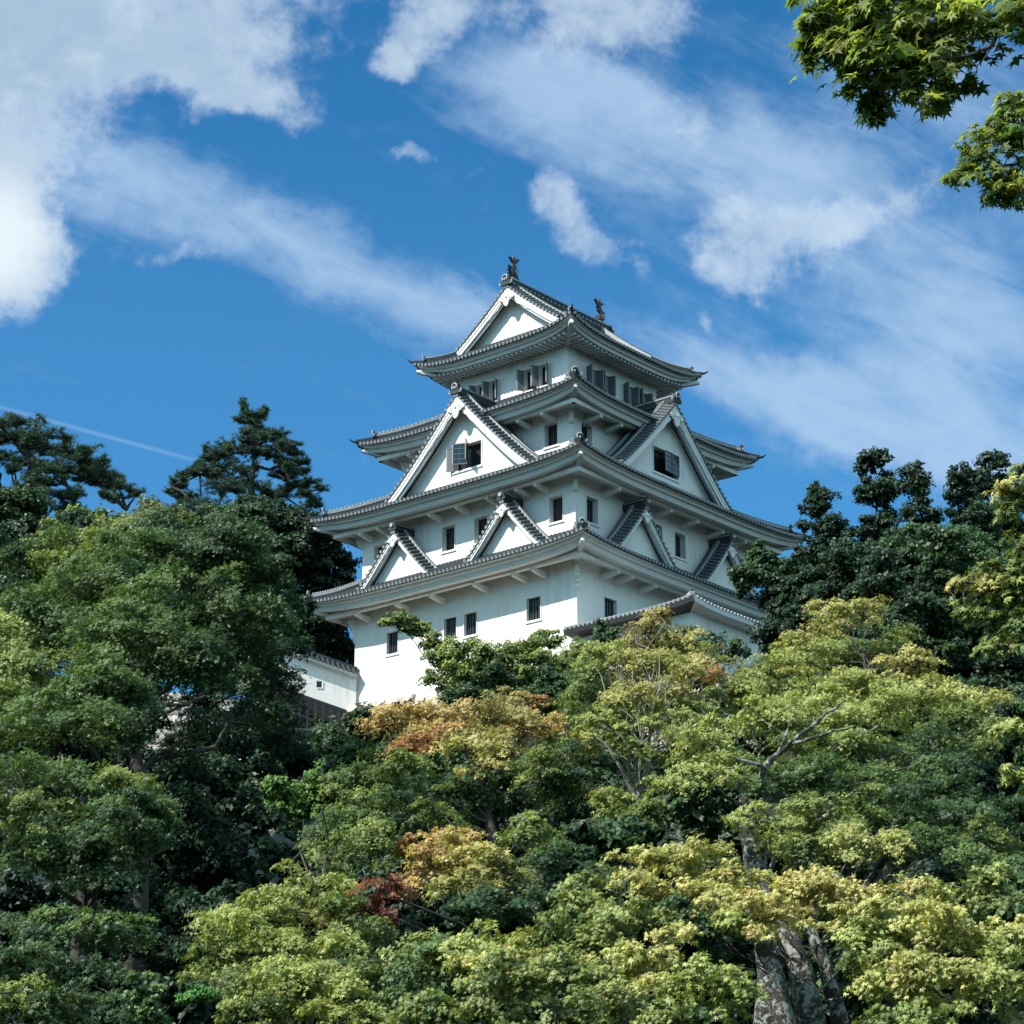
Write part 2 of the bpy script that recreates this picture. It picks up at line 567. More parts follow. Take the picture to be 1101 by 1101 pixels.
def build_tier(ti):
    tr = TIER[ti]; st = STOREY[ti]
    roof = MB(); fas = MB(); sofs = []; rids = []; rafs = []
    for k in range(4):
        rid = MB(); raf = MB(); sof = MB(); rids.append(rid); rafs.append(raf); sofs.append(sof)
        T = side_T(k)
        At, Ad = (tr['A'][0], tr['A'][1]) if k % 2 == 0 else (tr['A'][1], tr['A'][0])
        Bt, Bd = (tr['B'][0], tr['B'][1]) if k % 2 == 0 else (tr['B'][1], tr['B'][0])
        wt, wd = (st['b'][0], st['b'][1]) if k % 2 == 0 else (st['b'][1], st['b'][0])
        hole = (BIG_L if k % 2 == 0 else BIG_R) if ti == 2 else None

        def inside(t, z, k=k, hole=hole):
            return hole is not None and z < prof_z(hole, t) - 0.02
        NR = 8
        for i in range(len(SS) - 1):
            for j in range(NR):
                q = [tier_surface(tr, k, SS[i], j / NR), tier_surface(tr, k, SS[i + 1], j / NR),
                     tier_surface(tr, k, SS[i + 1], (j + 1) / NR), tier_surface(tr, k, SS[i], (j + 1) / NR)]
                tc_ = sum(p[0] for p in q) / 4; zc = sum(p[2] for p in q) / 4
                if inside(tc_, zc - 0.1): continue
                roof.poly([T(*p) for p in q], M['tile'], True)
        # tile rows down the slope
        n = int(2 * At / RIB)
        for i in range(n + 1):
            t = -At + 0.12 + i * (2 * At - 0.24) / n
            rmax = 1.0 if abs(t) <= Bt else (At - abs(t)) / (At - Bt)
            if rmax < 0.04: continue
            pts = []
            for j in range(7):
                r = rmax * j / 6
                L = At + (Bt - At) * r
                s_ = max(-1, min(1, t / L))
                x_, d_, z_ = tier_surface(tr, k, s_, r)
                pts.append((t, d_, z_ + 0.012))
            while pts and inside(pts[0][0], pts[0][2] - 0.1): pts.pop(0)
            if len(pts) < 2: continue
            half_round(roof, [T(pts[0][0], pts[0][1] + 0.05, pts[0][2] - 0.02)] + [T(*p) for p in pts], 0.088, M['tile'], (0, 0, 1), M['tile_cap'])
            # pendant eave tile between rows
            p0 = pts[0]
            if p0[1] > Ad - 0.3:
                w = RIB * 0.34
                roof.poly([T(t + RIB * .5 - w, p0[1] + 0.03, p0[2] - 0.01), T(t + RIB * .5 + w, p0[1] + 0.03, p0[2] - 0.01),
                           T(t + RIB * .5 + w * .5, p0[1] + 0.03, p0[2] - 0.11), T(t + RIB * .5 - w * .5, p0[1] + 0.03, p0[2] - 0.11)], M['tile'])
        # edge: tile bed, two fascias, soffit
        def prof_rows(lst, mb, m, smooth=True):
            rows = []
            for (dd, dz) in lst:
                row = []
                for s_ in SS:
                    z = tr['z'] + tr['up'] * abs(s_) ** 4.5
                    row.append((s_ * (At - dd), Ad - dd, z + dz))
                rows.append(row)
            for i in range(len(SS) - 1):
                if inside((rows[0][i][0] + rows[0][i + 1][0]) / 2, rows[0][i][2] - 0.1): continue
                for j in range(len(rows) - 1):
                    mb.poly([T(*rows[j][i]), T(*rows[j][i + 1]), T(*rows[j + 1][i + 1]), T(*rows[j + 1][i])], m, False)
        prof_rows([(0.0, 0.0), (0.02, -0.09), (0.10, -0.10)], roof, M['tile'])
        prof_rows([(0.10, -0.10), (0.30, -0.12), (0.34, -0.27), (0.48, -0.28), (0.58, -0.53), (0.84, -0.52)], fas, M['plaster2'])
        # soffit rises a little towards the wall
        rows = []
        for f in (0.0, 0.35, 0.7, 1.0):
            row = []
            for s_ in SS:
                z = tr['z'] + tr['up'] * abs(s_) ** 4.5 * (1 - f) ** 1.3
                d = (Ad - 0.84) + (wd - 0.02 - (Ad - 0.84)) * f
                L = (At - 0.84) + (wt - (At - 0.84)) * f
                row.append((s_ * L, d, z - 0.52 + 0.26 * f))
            rows.append(row)
        for i in range(len(SS) - 1):
            if inside((rows[0][i][0] + rows[0][i + 1][0]) / 2, rows[0][i][2]): continue
            if hole is not None and SS[i] >= 0 and len(sofs) % 2: sof = MB(); sofs.append(sof)
            for j in range(3):
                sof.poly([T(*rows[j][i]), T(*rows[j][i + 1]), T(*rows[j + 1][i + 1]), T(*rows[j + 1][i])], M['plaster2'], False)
        # hip ridge from the wall corner to the tip (one per side, at s=+1)
        hp = []
        for j in range(9):
            r = 1 - j / 8 * 0.93
            x_, d_, z_ = tier_surface(tr, k, 1.0, r)
            hp.append(Vector(T(x_, d_, z_ + 0.02)))
        dirv = (hp[-1] - hp[-2]).normalized()
        rid.sweep(hp[:-1], 0.30, 0.16, M['tile'])
        rid.sweep([p + Vector((0, 0, 0.162)) for p in hp[:-1]], 0.26, 0.14, M['tile_light'])
        rid.tube([p + Vector((0, 0, 0.33)) for p in hp[:-1]], .085, M['verge'], 7)
        for q_ in range(len(hp) - 2):
            for f_ in (0, .33, .66):
                pc = hp[q_].lerp(hp[q_ + 1], f_) + Vector((0, 0, .33))
                rid.tube([pc - dirv * .03, pc + dirv * .03], .105, M['tile_light'], 7)
        tip = Vector(T(*tier_surface(tr, k, 1.0, 0.0)))
        rid.sweep([hp[-2], hp[-1], tip + Vector((0, 0, 0.03))], 0.22, 0.16, M['tile'])
        outd = Vector((tip.x - hp[0].x, tip.y - hp[0].y, 0)).normalized()
        rid.tube([tip - outd * 0.1 + Vector((0, 0, .06)), tip + outd * 0.22 + Vector((0, 0, .12)), tip + outd * 0.44 + Vector((0, 0, .26))], [0.10, 0.07, 0.02], M['tile'], 6)
        oni_tile(rid, hp[-2] + outd * 0.05 + Vector((0, 0, 0.05)), outd, .85)
        # end of the hip rafter, below the corner, with a white cap
        c0 = Vector(T(wt + 0.1, wd + 0.1, tr['z'] - 0.52)); c1 = Vector(T(At - 0.42, Ad - 0.42, tr['z'] + tr['up'] - 0.60))
        raf.sweep([c0, (c0 + c1) / 2 + Vector((0, 0, -0.06)), c1], 0.26, 0.20, M['plaster2'])
        raf.tube([c1 - outd * .05 + Vector((0, 0, .10)), c1 + outd * .24 + Vector((0, 0, .13))], [0.13, 0.10], M['plaster'], 10)
    o = roof.build('eave_roof', keep)
    fas.build('eave_fascia', o)
    for sof in sofs: sof.build('soffit', o)
    for rid in rids: rid.build('hip_ridge', o)
    for raf in rafs: raf.build('hip_rafter', o)
    # outer beams and arms carried by the storey below
    arms_t = {0: [3.8 + 3.0, 3.8, 1.29, -1.83, -4.54, -5.86], 1: [6.9, 5.49, 1.67, -0.29, -2.48, -4.56, -5.84], 2: [4.9, 3.2, -3.2, -4.9]}[ti]
    arms_t = [-a for a in arms_t]
    arms_r = {0: [-6.3, -5.1, -3.06, 1.2, 4.2, 6.3], 1: [-5.8, -3.6, -1.2, 1.2, 3.6, 5.8], 2: [-5.2, -3.4, 3.4, 5.2]}[ti]
    for k in range(4):
        T = side_T(k)
        wt, wd = (st['b'][0], st['b'][1]) if k % 2 == 0 else (st['b'][1], st['b'][0])
        off = 1.05
        zb = tr['z'] - 0.62
        hole = (BIG_L if k % 2 == 0 else BIG_R) if ti == 2 else None
        g = 2.2 if hole else 0.0
        bm_ = MB()
        e = wt + off + 0.14
        if g:
            bm_.box((-e, wd + off - 0.12, zb), (-g, wd + off + 0.12, zb + 0.24), M['plaster'], T)
            bm_.build('eave_beam', o); bm_ = MB()
            bm_.box((g, wd + off - 0.12, zb), (e, wd + off + 0.12, zb + 0.24), M['plaster'], T)
        else:
            bm_.box((-e + (0.26 if k % 2 else 0), wd + off - 0.12, zb), (e - (0.26 if k % 2 else 0), wd + off + 0.12, zb + 0.24), M['plaster'], T)
        bm_.build('eave_beam', o)
        for a in (arms_t if k % 2 == 0 else arms_r):
            if g and abs(a) < g: continue
            am = MB()
            y0, y1 = wd - 0.01, wd + off + 0.10
            c = [(a - .11, y0, zb - .34), (a + .11, y0, zb - .34), (a + .11, y1, zb - .17), (a - .11, y1, zb - .17),
                 (a - .11, y0, zb - .02), (a + .11, y0, zb - .02), (a + .11, y1, zb - .004), (a - .11, y1, zb - .004)]
            am.hexa([T(*p) for p in c], M['plaster'])
            am.build('beam_arm', o)
    # corner brackets
    for sx in (-1, 1):
        for sy in (-1, 1):
            cb = MB()
            x, y = sx * st['b'][0], sy * st['b'][1]
            dg = Vector((sx, sy, 0)).normalized(); sd = Vector((-dg.y, dg.x, 0))
            zt = zb - .01
            if ti == 0:
                ol = [(-.12, 0), (.42, 0), (.42, -.16), (.30, -.22), (.34, -.36), (.20, -.48), (.25, -.62), (.12, -.74), (.18, -.90), (.06, -1.02), (.11, -1.18), (.02, -1.34), (-.12, -1.34)]
            else:
                ol = [(-.12, 0), (.40, 0), (.36, -.14), (.16, -.52), (.04, -.58), (-.12, -.58)]
            cb.extrude(ol, .22, M['plaster'], lambda a, b_, c: Vector((x, y, zt)) + dg * a + Vector((0, 0, b_)) + sd * (c - .11))
            cb.build('corner_bracket', o)
    return o


for ti in range(3): build_tier(ti)


# ---------------------------------------------------------------- storey walls with real window openings
def wall_side(mb, T, wt, wd, z0, z1, wins, base_flare=0.0):
    ts = sorted(set([-wt, wt] + [w[0] for w in wins] + [w[1] for w in wins]))
    zs = sorted(set([z0, z1] + [w[2] for w in wins] + [w[3] for w in wins]))
    for i in range(len(ts) - 1):
        for j in range(len(zs) - 1):
            tm, zm = (ts[i] + ts[i + 1]) / 2, (zs[j] + zs[j + 1]) / 2
            if any(w[0] < tm < w[1] and w[2] < zm < w[3] for w in wins): continue
            mb.poly([T(ts[i], wd, zs[j]), T(ts[i + 1], wd, zs[j]), T(ts[i + 1], wd, zs[j + 1]), T(ts[i], wd, zs[j + 1])], M['plaster'])
    D = 0.34
    for (a, b, c, d) in wins:
        for q in ([(a, c), (a, d)], [(a, d), (b, d)], [(b, d), (b, c)], [(b, c), (a, c)]):
            (p, r), (s_, u) = q
            mb.poly([T(p, wd, r), T(s_, wd, u), T(s_, wd - D, u), T(p, wd - D, r)], M['plaster'])


def window(parent, T, wd, w, kind):
    a, b, c, d = w
    mb = MB()
    fw_ = 0.055
    # frame proud of the wall
    for (p, q, r, s_) in ((a - fw_, a, c - fw_, d + fw_), (b, b + fw_, c - fw_, d + fw_), (a, b, d, d + fw_), (a, b, c - fw_, c)):
        mb.box((p, wd - 0.02, r), (q, wd + 0.045, s_), M['plaster'], T)
    mb.box((a - .10, wd - .01, c - fw_ - .07), (b + .10, wd + .07, c - fw_ - .003), M['plaster'], T)
    mb.poly([T(a, wd - .33, c), T(b, wd - .33, c), T(b, wd - .33, d), T(a, wd - .33, d)], M['dark'])
    o = mb.build('window', parent)
    if kind == 'bars':
        g = MB()
        g.box((a + .003, wd - .20, c + .003), (b - .003, wd - .17, d - .003), M['glass'], T)
        for i in range(1, 5):
            t = a + (b - a) * i / 5
            g.box((t - .022, wd - .165, c + .01), (t + .022, wd - .12, d - .01), M['wood'], T)
        g.build('window_bars', o)
    elif kind == 'open':
        g = MB()
        t = (a + b) / 2
        g.box((t - .02, wd - .27, c + .01), (t + .02, wd - .23, d - .01), M['wood'], T)
        g.box((a + .01, wd - .27, d - .38), (t - .023, wd - .24, d - .35), M['wood'], T)
        g.build('window_mullion', o)
    return o


def shutter(parent, T, wd, hinge, z0, z1, width, ang, panes=False):
    """a leaf hinged at t=hinge, swung outward; ang from the wall plane"""
    mb = MB()
    ca, sa = math.cos(R(ang)), math.sin(R(ang))
    def Q(u, v, z): return T(hinge + u * ca - v * sa * (1 if ca >= 0 else 1), wd + .03 + abs(u) * sa + v * abs(ca), z)
    w = width
    def bx(u0, u1, v0, v1, a, b, m):
        c = [(u0, v0, a), (u1, v0, a), (u1, v1, a), (u0, v1, a), (u0, v0, b), (u1, v0, b), (u1, v1, b), (u0, v1, b)]
        mb.hexa([Q(*p) for p in c], m)
    f = .055
    bx(0, f, 0, .05, z0, z1, M['shutter']); bx(w - f, w, 0, .05, z0, z1, M['tile_light'])
    bx(f + .002, w - f - .002, 0, .05, z0, z0 + f, M['shutter']); bx(f + .002, w - f - .002, 0, .05, z1 - f, z1, M['shutter'])
    bx(f + .002, w - f - .002, .015, .03, z0 + f + .002, z1 - f - .002, M['glass'] if panes else M['shutter'])
    if panes:
        for q in (1, 2, 3):
            zz = z0 + (z1 - z0) * q / 4
            bx(f + .004, w - f - .004, .034, .055, zz - .018, zz + .018, M['shutter'])
        bx(w / 2 - .018, w / 2 + .018, .058, .07, z0 + f, z1 - f, M['shutter'])
    mb.build('shutter', parent)


def storey(i, wins_by_side, kinds):
    st = STOREY[i]
    mb = MB()
    for k in range(4):
        wt, wd = (st['b'][0], st['b'][1]) if k % 2 == 0 else (st['b'][1], st['b'][0])
        wall_side(mb, side_T(k), wt, wd, st['z0'], st['z1'], wins_by_side.get(k, []))
    if i == 3:
        for k in range(4):
            wt, wd = (st['b'][0], st['b'][1]) if k % 2 == 0 else (st['b'][1], st['b'][0])
            T = side_T(k); e = 0.0 if k % 2 else 0.05
            mb.box((-wt - e, wd + .003, 19.78), (wt + e, wd + .05, 19.90), M['plaster'], T)
            mb.box((-wt - e, wd + .003, 19.50), (wt + e, wd + .03, 19.56), M['plaster'], T)
    o = mb.build('storey_wall', keep)
    for k, ws in wins_by_side.items():
        wt, wd = (st['b'][0], st['b'][1]) if k % 2 == 0 else (st['b'][1], st['b'][0])
        for w in ws:
            wo = window(keep, side_T(k), wd, w, kinds)
            if i == 3:
                T = side_T(k)
                hw = (w[1] - w[0])
                shutter(wo, T, wd, w[0], w[2] + .02, w[3] - .02, -hw * 0.56, 62 if k % 2 == 0 else 80)
                shutter(wo, T, wd, w[1], w[2] + .02, w[3] - .02, hw * 0.56, 62 if k % 2 == 0 else 70)
    return o


E1, F1 = 2.80, 4.03
storey(0, {0: [(-5.46, -4.62, E1, F1), (-1.24, -.36, E1, F1), (.2, 1.08, E1, F1), (4.55, 5.48, E1, F1)],
           1: [(-6.14, -5.1, E1, F1), (-1.2, -.2, E1, F1), (3.2, 4.2, E1, F1)]}, 'bars')
E2, F2 = 7.98, 9.38
storey(1, {0: [(-6.76, -5.9, E2, F2), (-1.64, -.74, E2, F2), (.69, 1.6, E2, F2), (5.93, 6.84, E2, F2)],
           1: [(-7.26, -6.3, E2, F2), (.54, 1.5, E2, F2), (-1.6, -.64, E2, F2), (6.2, 7.1, E2, F2)]}, 'open')
E3, F3 = 13.15, 14.45
storey(2, {0: [(4.2, 5.11, E3, F3), (-5.11, -4.2, E3, F3)], 1: [(-5.55, -4.62, E3, F3), (4.62, 5.55, E3, F3)]}, 'open')
E4, F4 = 17.98, 19.27
storey(3, {0: [(-2.75, -2.15, E4, F4), (-1.75, -1.15, E4, F4), (.86, 1.5, E4, F4), (1.95, 2.6, E4, F4)],
           1: [(-2.4, -1.55, E4, F4), (-1.2, -.4, E4, F4), (1.0, 1.8, E4, F4), (2.3, 3.1, E4, F4)]}, 'open')


# ---------------------------------------------------------------- gables
def gegyo_outline(s):
    pts = []
    half = [(0.0, 0.0), (0.16, -0.03), (0.30, -0.20), (0.46, -0.22), (0.66, -0.40), (0.60, -0.50), (0.44, -0.50), (0.40, -0.62),
            (0.28, -0.56), (0.24, -0.72), (0.15, -0.92), (0.0, -1.04)]
    pts = [(a * s, b * s) for a, b in half] + [(-a * s, b * s) for a, b in half[::-1][1:-1]]
    return pts


def gable(k, t0, P, d_b, d_w, d_back, z_base, board=0.42, orn=0.8, roof=True, ribs=True, name='gable', onis=1.0, ridge_h=0.34, win=None):
    """P: profile (a,z) of the TILE BED top, apex outwards; d_b = board plane, d_w = gable wall plane, d_back = where the ridge dies"""
    S = side_T(k)
    def T(t, d, z): return S(t0 + t, d, z)
    both = [(-a, z) for a, z in P[::-1]] + list(P[1:])
    # tympanum wall
    mb = MB()
    inner = [(a, z - 0.30) for a, z in both if z - 0.30 > z_base]
    aL = inner[0][0] - 0.25; aR = inner[-1][0] + 0.25
    hole = win
    def ztop(t): return prof_z(P, t) - 0.28
    nx = 40
    xs = [aL + (aR - aL) * i / nx for i in range(nx + 1)]
    if hole: xs = sorted(xs + [hole[0], hole[1]])
    for i in range(len(xs) - 1):
        x0, x1 = xs[i], xs[i + 1]
        if x1 - x0 < 1e-6: continue
        zt0, zt1 = max(z_base, ztop(x0)), max(z_base, ztop(x1))
        xm = (x0 + x1) / 2
        if hole and hole[0] < xm < hole[1]:
            mb.poly([T(x0, d_w, z_base), T(x1, d_w, z_base), T(x1, d_w, hole[2]), T(x0, d_w, hole[2])], M['plaster'])
            mb.poly([T(x0, d_w, hole[3]), T(x1, d_w, hole[3]), T(x1, d_w, zt1), T(x0, d_w, zt0)], M['plaster'])
        else:
            mb.poly([T(x0, d_w, z_base), T(x1, d_w, z_base), T(x1, d_w, zt1), T(x0, d_w, zt0)], M['plaster'])
    if hole:
        a, b, c, d = hole
        for q in ([(a, c), (a, d)], [(a, d), (b, d)], [(b, d), (b, c)], [(b, c), (a, c)]):
            (p, r), (s_, u) = q
            mb.poly([T(p, d_w, r), T(s_, d_w, u), T(s_, d_w - .34, u), T(p, d_w - .34, r)], M['plaster'])
    g = mb.build(name, keep)
    # soffit under the verge
    sf = MB()
    sf.grid([[T(a, d_b - 0.03, z - 0.12) for a, z in both], [T(a, d_w, z - 0.12) for a, z in both]], M['plaster2'], False)
    sf.build('verge_soffit', g)
    # barge boards: an outer board and a recessed inner one
    bb = MB()
    def band(z_off0, z_off1, d0, d1, m):
        for (a0, z0), (a1, z1) in zip(both, both[1:]):
            # thickness is measured upright so the boards look broader at the foot as real ones do
            c = [T(a0, d0, z0 + z_off1), T(a1, d0, z1 + z_off1), T(a1, d1, z1 + z_off1), T(a0, d1, z0 + z_off1),
                 T(a0, d0, z0 + z_off0), T(a1, d0, z1 + z_off0), T(a1, d1, z1 + z_off0), T(a0, d1, z0 + z_off0)]
            bb.hexa(c, m)
    band(-0.10, -0.10 - board * 1.25, d_b - 0.08, d_b + 0.02, M['plaster'])
    band(-0.06, -0.10 - board * 0.55, d_b + 0.022, d_b + 0.06, M['plaster'])
    band(-0.10 - board * 1.25 - .003, -0.10 - board * 1.75, d_b - 0.20, d_b - 0.10, M['plaster2'])
    bb.build('bargeboard', g)
    # carved pendant
    ap = P[0][1]
    gm = MB()
    gm.extrude(gegyo_outline(orn), 0.09, M['plaster'], lambda a, b_, c: T(a, d_b + 0.064 + c, ap - 0.12 - board * 1.0 + b_))
    for sg in (-1, 1):
        ring = [T(sg * .30 * orn + .10 * orn * math.cos(q), d_b + 0.17, ap - .12 - board - .38 * orn + .10 * orn * math.sin(q)) for q in [2 * math.pi * i_ / 10 for i_ in range(11)]]
        gm.tube(ring, .028 * orn, M['plaster'], 5)
    gm.tube([T(0, d_b + .15, ap - .12 - board - .34 * orn), T(0, d_b + .24, ap - .12 - board - .34 * orn)], [.10 * orn, .07 * orn], M['plaster'], 8)
    # scalloped cusp board just behind
    for sg in (-1, 1):
        out = []
        top = []
        for i in range(9):
            a = 0.15 + (P[-1][0] * 0.42) * i / 8
            z = prof_z(P, a) - 0.10 - board * 1.25 - .01
            top.append((sg * a, z))
            out.append((sg * a, z - (0.16 if i < 8 else 0.02) * orn * (1.0 + 0.35 * math.sin(i * 2.4)) * (1 - i / 9.5)))
        gm.extrude(top + out[::-1], 0.06, M['plaster2'], lambda a, b_, c: T(a, d_b - 0.19 + c * 0.9 + 0.12, b_))
    gm.build('gable_pendant', g)
    # roof of the gable
    rf = MB()
    fr = d_b + 0.10
    if roof:
        rf.grid([[T(a, fr, z) for a, z in both], [T(a, d_back, z) for a, z in both]], M['tile'], True)
    else:
        rf.grid([[T(a, fr, z) for a, z in both], [T(a, d_w, z) for a, z in both]], M['tile'], True)
    rf.grid([[T(a, fr, z) for a, z in both], [T(a, fr, z - .09) for a, z in both]], M['tile'], False)
    rf.grid([[T(a, fr, z - .09) for a, z in both], [T(a, d_b - .03, z - .10) for a, z in both]], M['tile'], False)
    # verge tiles: short rolls lying across the slope
    arc = [0.0]
    for (a0, z0), (a1, z1) in zip(P, P[1:]): arc.append(arc[-1] + math.hypot(a1 - a0, z1 - z0))
    tot = arc[-1]
    def at_arc(s_):
        for i_ in range(len(P) - 1):
            if s_ <= arc[i_ + 1]:
                f = (s_ - arc[i_]) / (arc[i_ + 1] - arc[i_])
                return (P[i_][0] + (P[i_ + 1][0] - P[i_][0]) * f, P[i_][1] + (P[i_ + 1][1] - P[i_][1]) * f, (P[i_ + 1][0] - P[i_][0]), (P[i_ + 1][1] - P[i_][1]))
        return (P[-1][0], P[-1][1], P[-1][0] - P[-2][0], P[-1][1] - P[-2][1])
    stepv = 0.31
    nv = int(tot / stepv)
    vt = MB()
    for sg in (-1, 1):
        for i in range(nv + 1):
            a, z, da, dz = at_arc(min(tot, 0.12 + i * stepv))
            n_ = Vector(T(0, 0, 0)); up = Vector(T(sg * -dz, 0, da)) - n_
            up.normalize()
            half_round(vt, [T(sg * a, fr + .03, z - .01), T(sg * a, fr - .72, z + .24)], 0.088, M['verge'], up, M['tile_cap'])
        # descending ridge behind the verge tiles
        path = [Vector(T(sg * a, fr - .80, z + .10)) for a, z in P]
        rf.sweep(path, 0.22, 0.22, M['tile_light'], up=(0, 0, 1))
        rf.tube([p + Vector((0, 0, .26)) for p in path], .075, M['tile'], 6)
        rf.grid([[T(sg * a, fr, z + .0) for a, z in P], [T(sg * a, fr - .72, z + .20) for a, z in P], [T(sg * a, fr - .74, z) for a, z in P]], M['tile'], False)
        if roof and board > .3:
            p2 = [Vector(T(sg * a, fr - 1.75, z + .02)) for a, z in P[2:]]
            rf.sweep(p2, 0.20, 0.18, M['tile_light'], up=(0, 0, 1))
    vt.build('verge_tiles', g)
    if ribs and roof:
        nr = int((fr - 1.0 - d_back) / RIB)
        for i in range(nr + 1):
            d = fr - 1.05 - i * RIB
            for sg in (-1, 1):
                path = [T(sg * a, d, z + .012) for a, z in P[::-1]]
                half_round(rf, path, 0.085, M['tile'], (0, 0, 1), M['tile_cap'], 4)
    rf.build('gable_roof', g)
    # ridge
    rd = MB()
    rd.box((-0.19, d_back, ap - .02), (0.19, fr - 0.02, ap + ridge_h), M['tile'], T)
    rd.box((-0.23, d_back, ap + ridge_h + .002), (0.23, fr + 0.02, ap + ridge_h + .06), M['tile_light'], T)
    rd.tube([T(0, d_back, ap + ridge_h + .12), T(0, fr + .05, ap + ridge_h + .12)], .10, M['tile'], 8)
    oni_tile(rd, T(0, fr - .02, ap - .02), Vector(T(0, 1, 0)) - Vector(T(0, 0, 0)), onis, M['tile_light'], plain=(orn < .7))
    rd.build('gable_ridge', g)
    if win:
        wo = window(g, T, d_w, win, 'open')
        # casements: children of the gable, hinged outward
        wd_ = (win[1] - win[0])
        if k % 2 == 0:
            shutter(g, T, d_w, win[0], win[2] + .02, win[3] - .02, -wd_ * .18, 30, False)
            shutter(g, T, d_w, win[0] + wd_ * .5, win[2] + .25, win[3] + .05, -wd_ * .40, 28, True)
            shutter(g, T, d_w, win[0] + wd_ * .52, win[2] + .25, win[3] + .05, wd_ * .42, 58, True)
        else:
            shutter(g, T, d_w, win[1], win[2] + .22, win[3] - .02, -wd_ * .58, 5, True)
    return g


for k in (0, 1, 2, 3):
    P = BIG_L if k % 2 == 0 else BIG_R
    db, dw, dk = (8.90, 8.17, 5.75) if k % 2 == 0 else (8.30, 7.62, 5.45)
    w_ = (-0.80, 1.17, 12.42, 13.85) if k % 2 == 0 else (-1.20, 1.08, 12.50, 13.95)
    gable(k, 0.0, P, db, dw, dk, 11.25, board=0.36, orn=0.95, win=w_, onis=1.0)
for k in range(4):
    for t0 in (-3.92, 3.92):
        db, dw, dk = (9.60, 9.05, 8.0) if k % 2 == 0 else (9.05, 8.55, 7.55)
        gable(k, t0, SM, db, dw, dk, 6.3, board=0.22, orn=0.6, onis=0.85, ridge_h=0.32)

# ---------------------------------------------------------------- top roof (hip and gable)
TA = (5.873, 6.084); TZ = 20.30; TUP = 0.58; THIP = 2.10; TBARGE = 4.62; TWALL = 3.98; RID = 24.62


def top_z(delta):
    q = delta / TA[0]
    return TZ + (RID - TZ) * (0.78 * q + 0.22 * q * q)


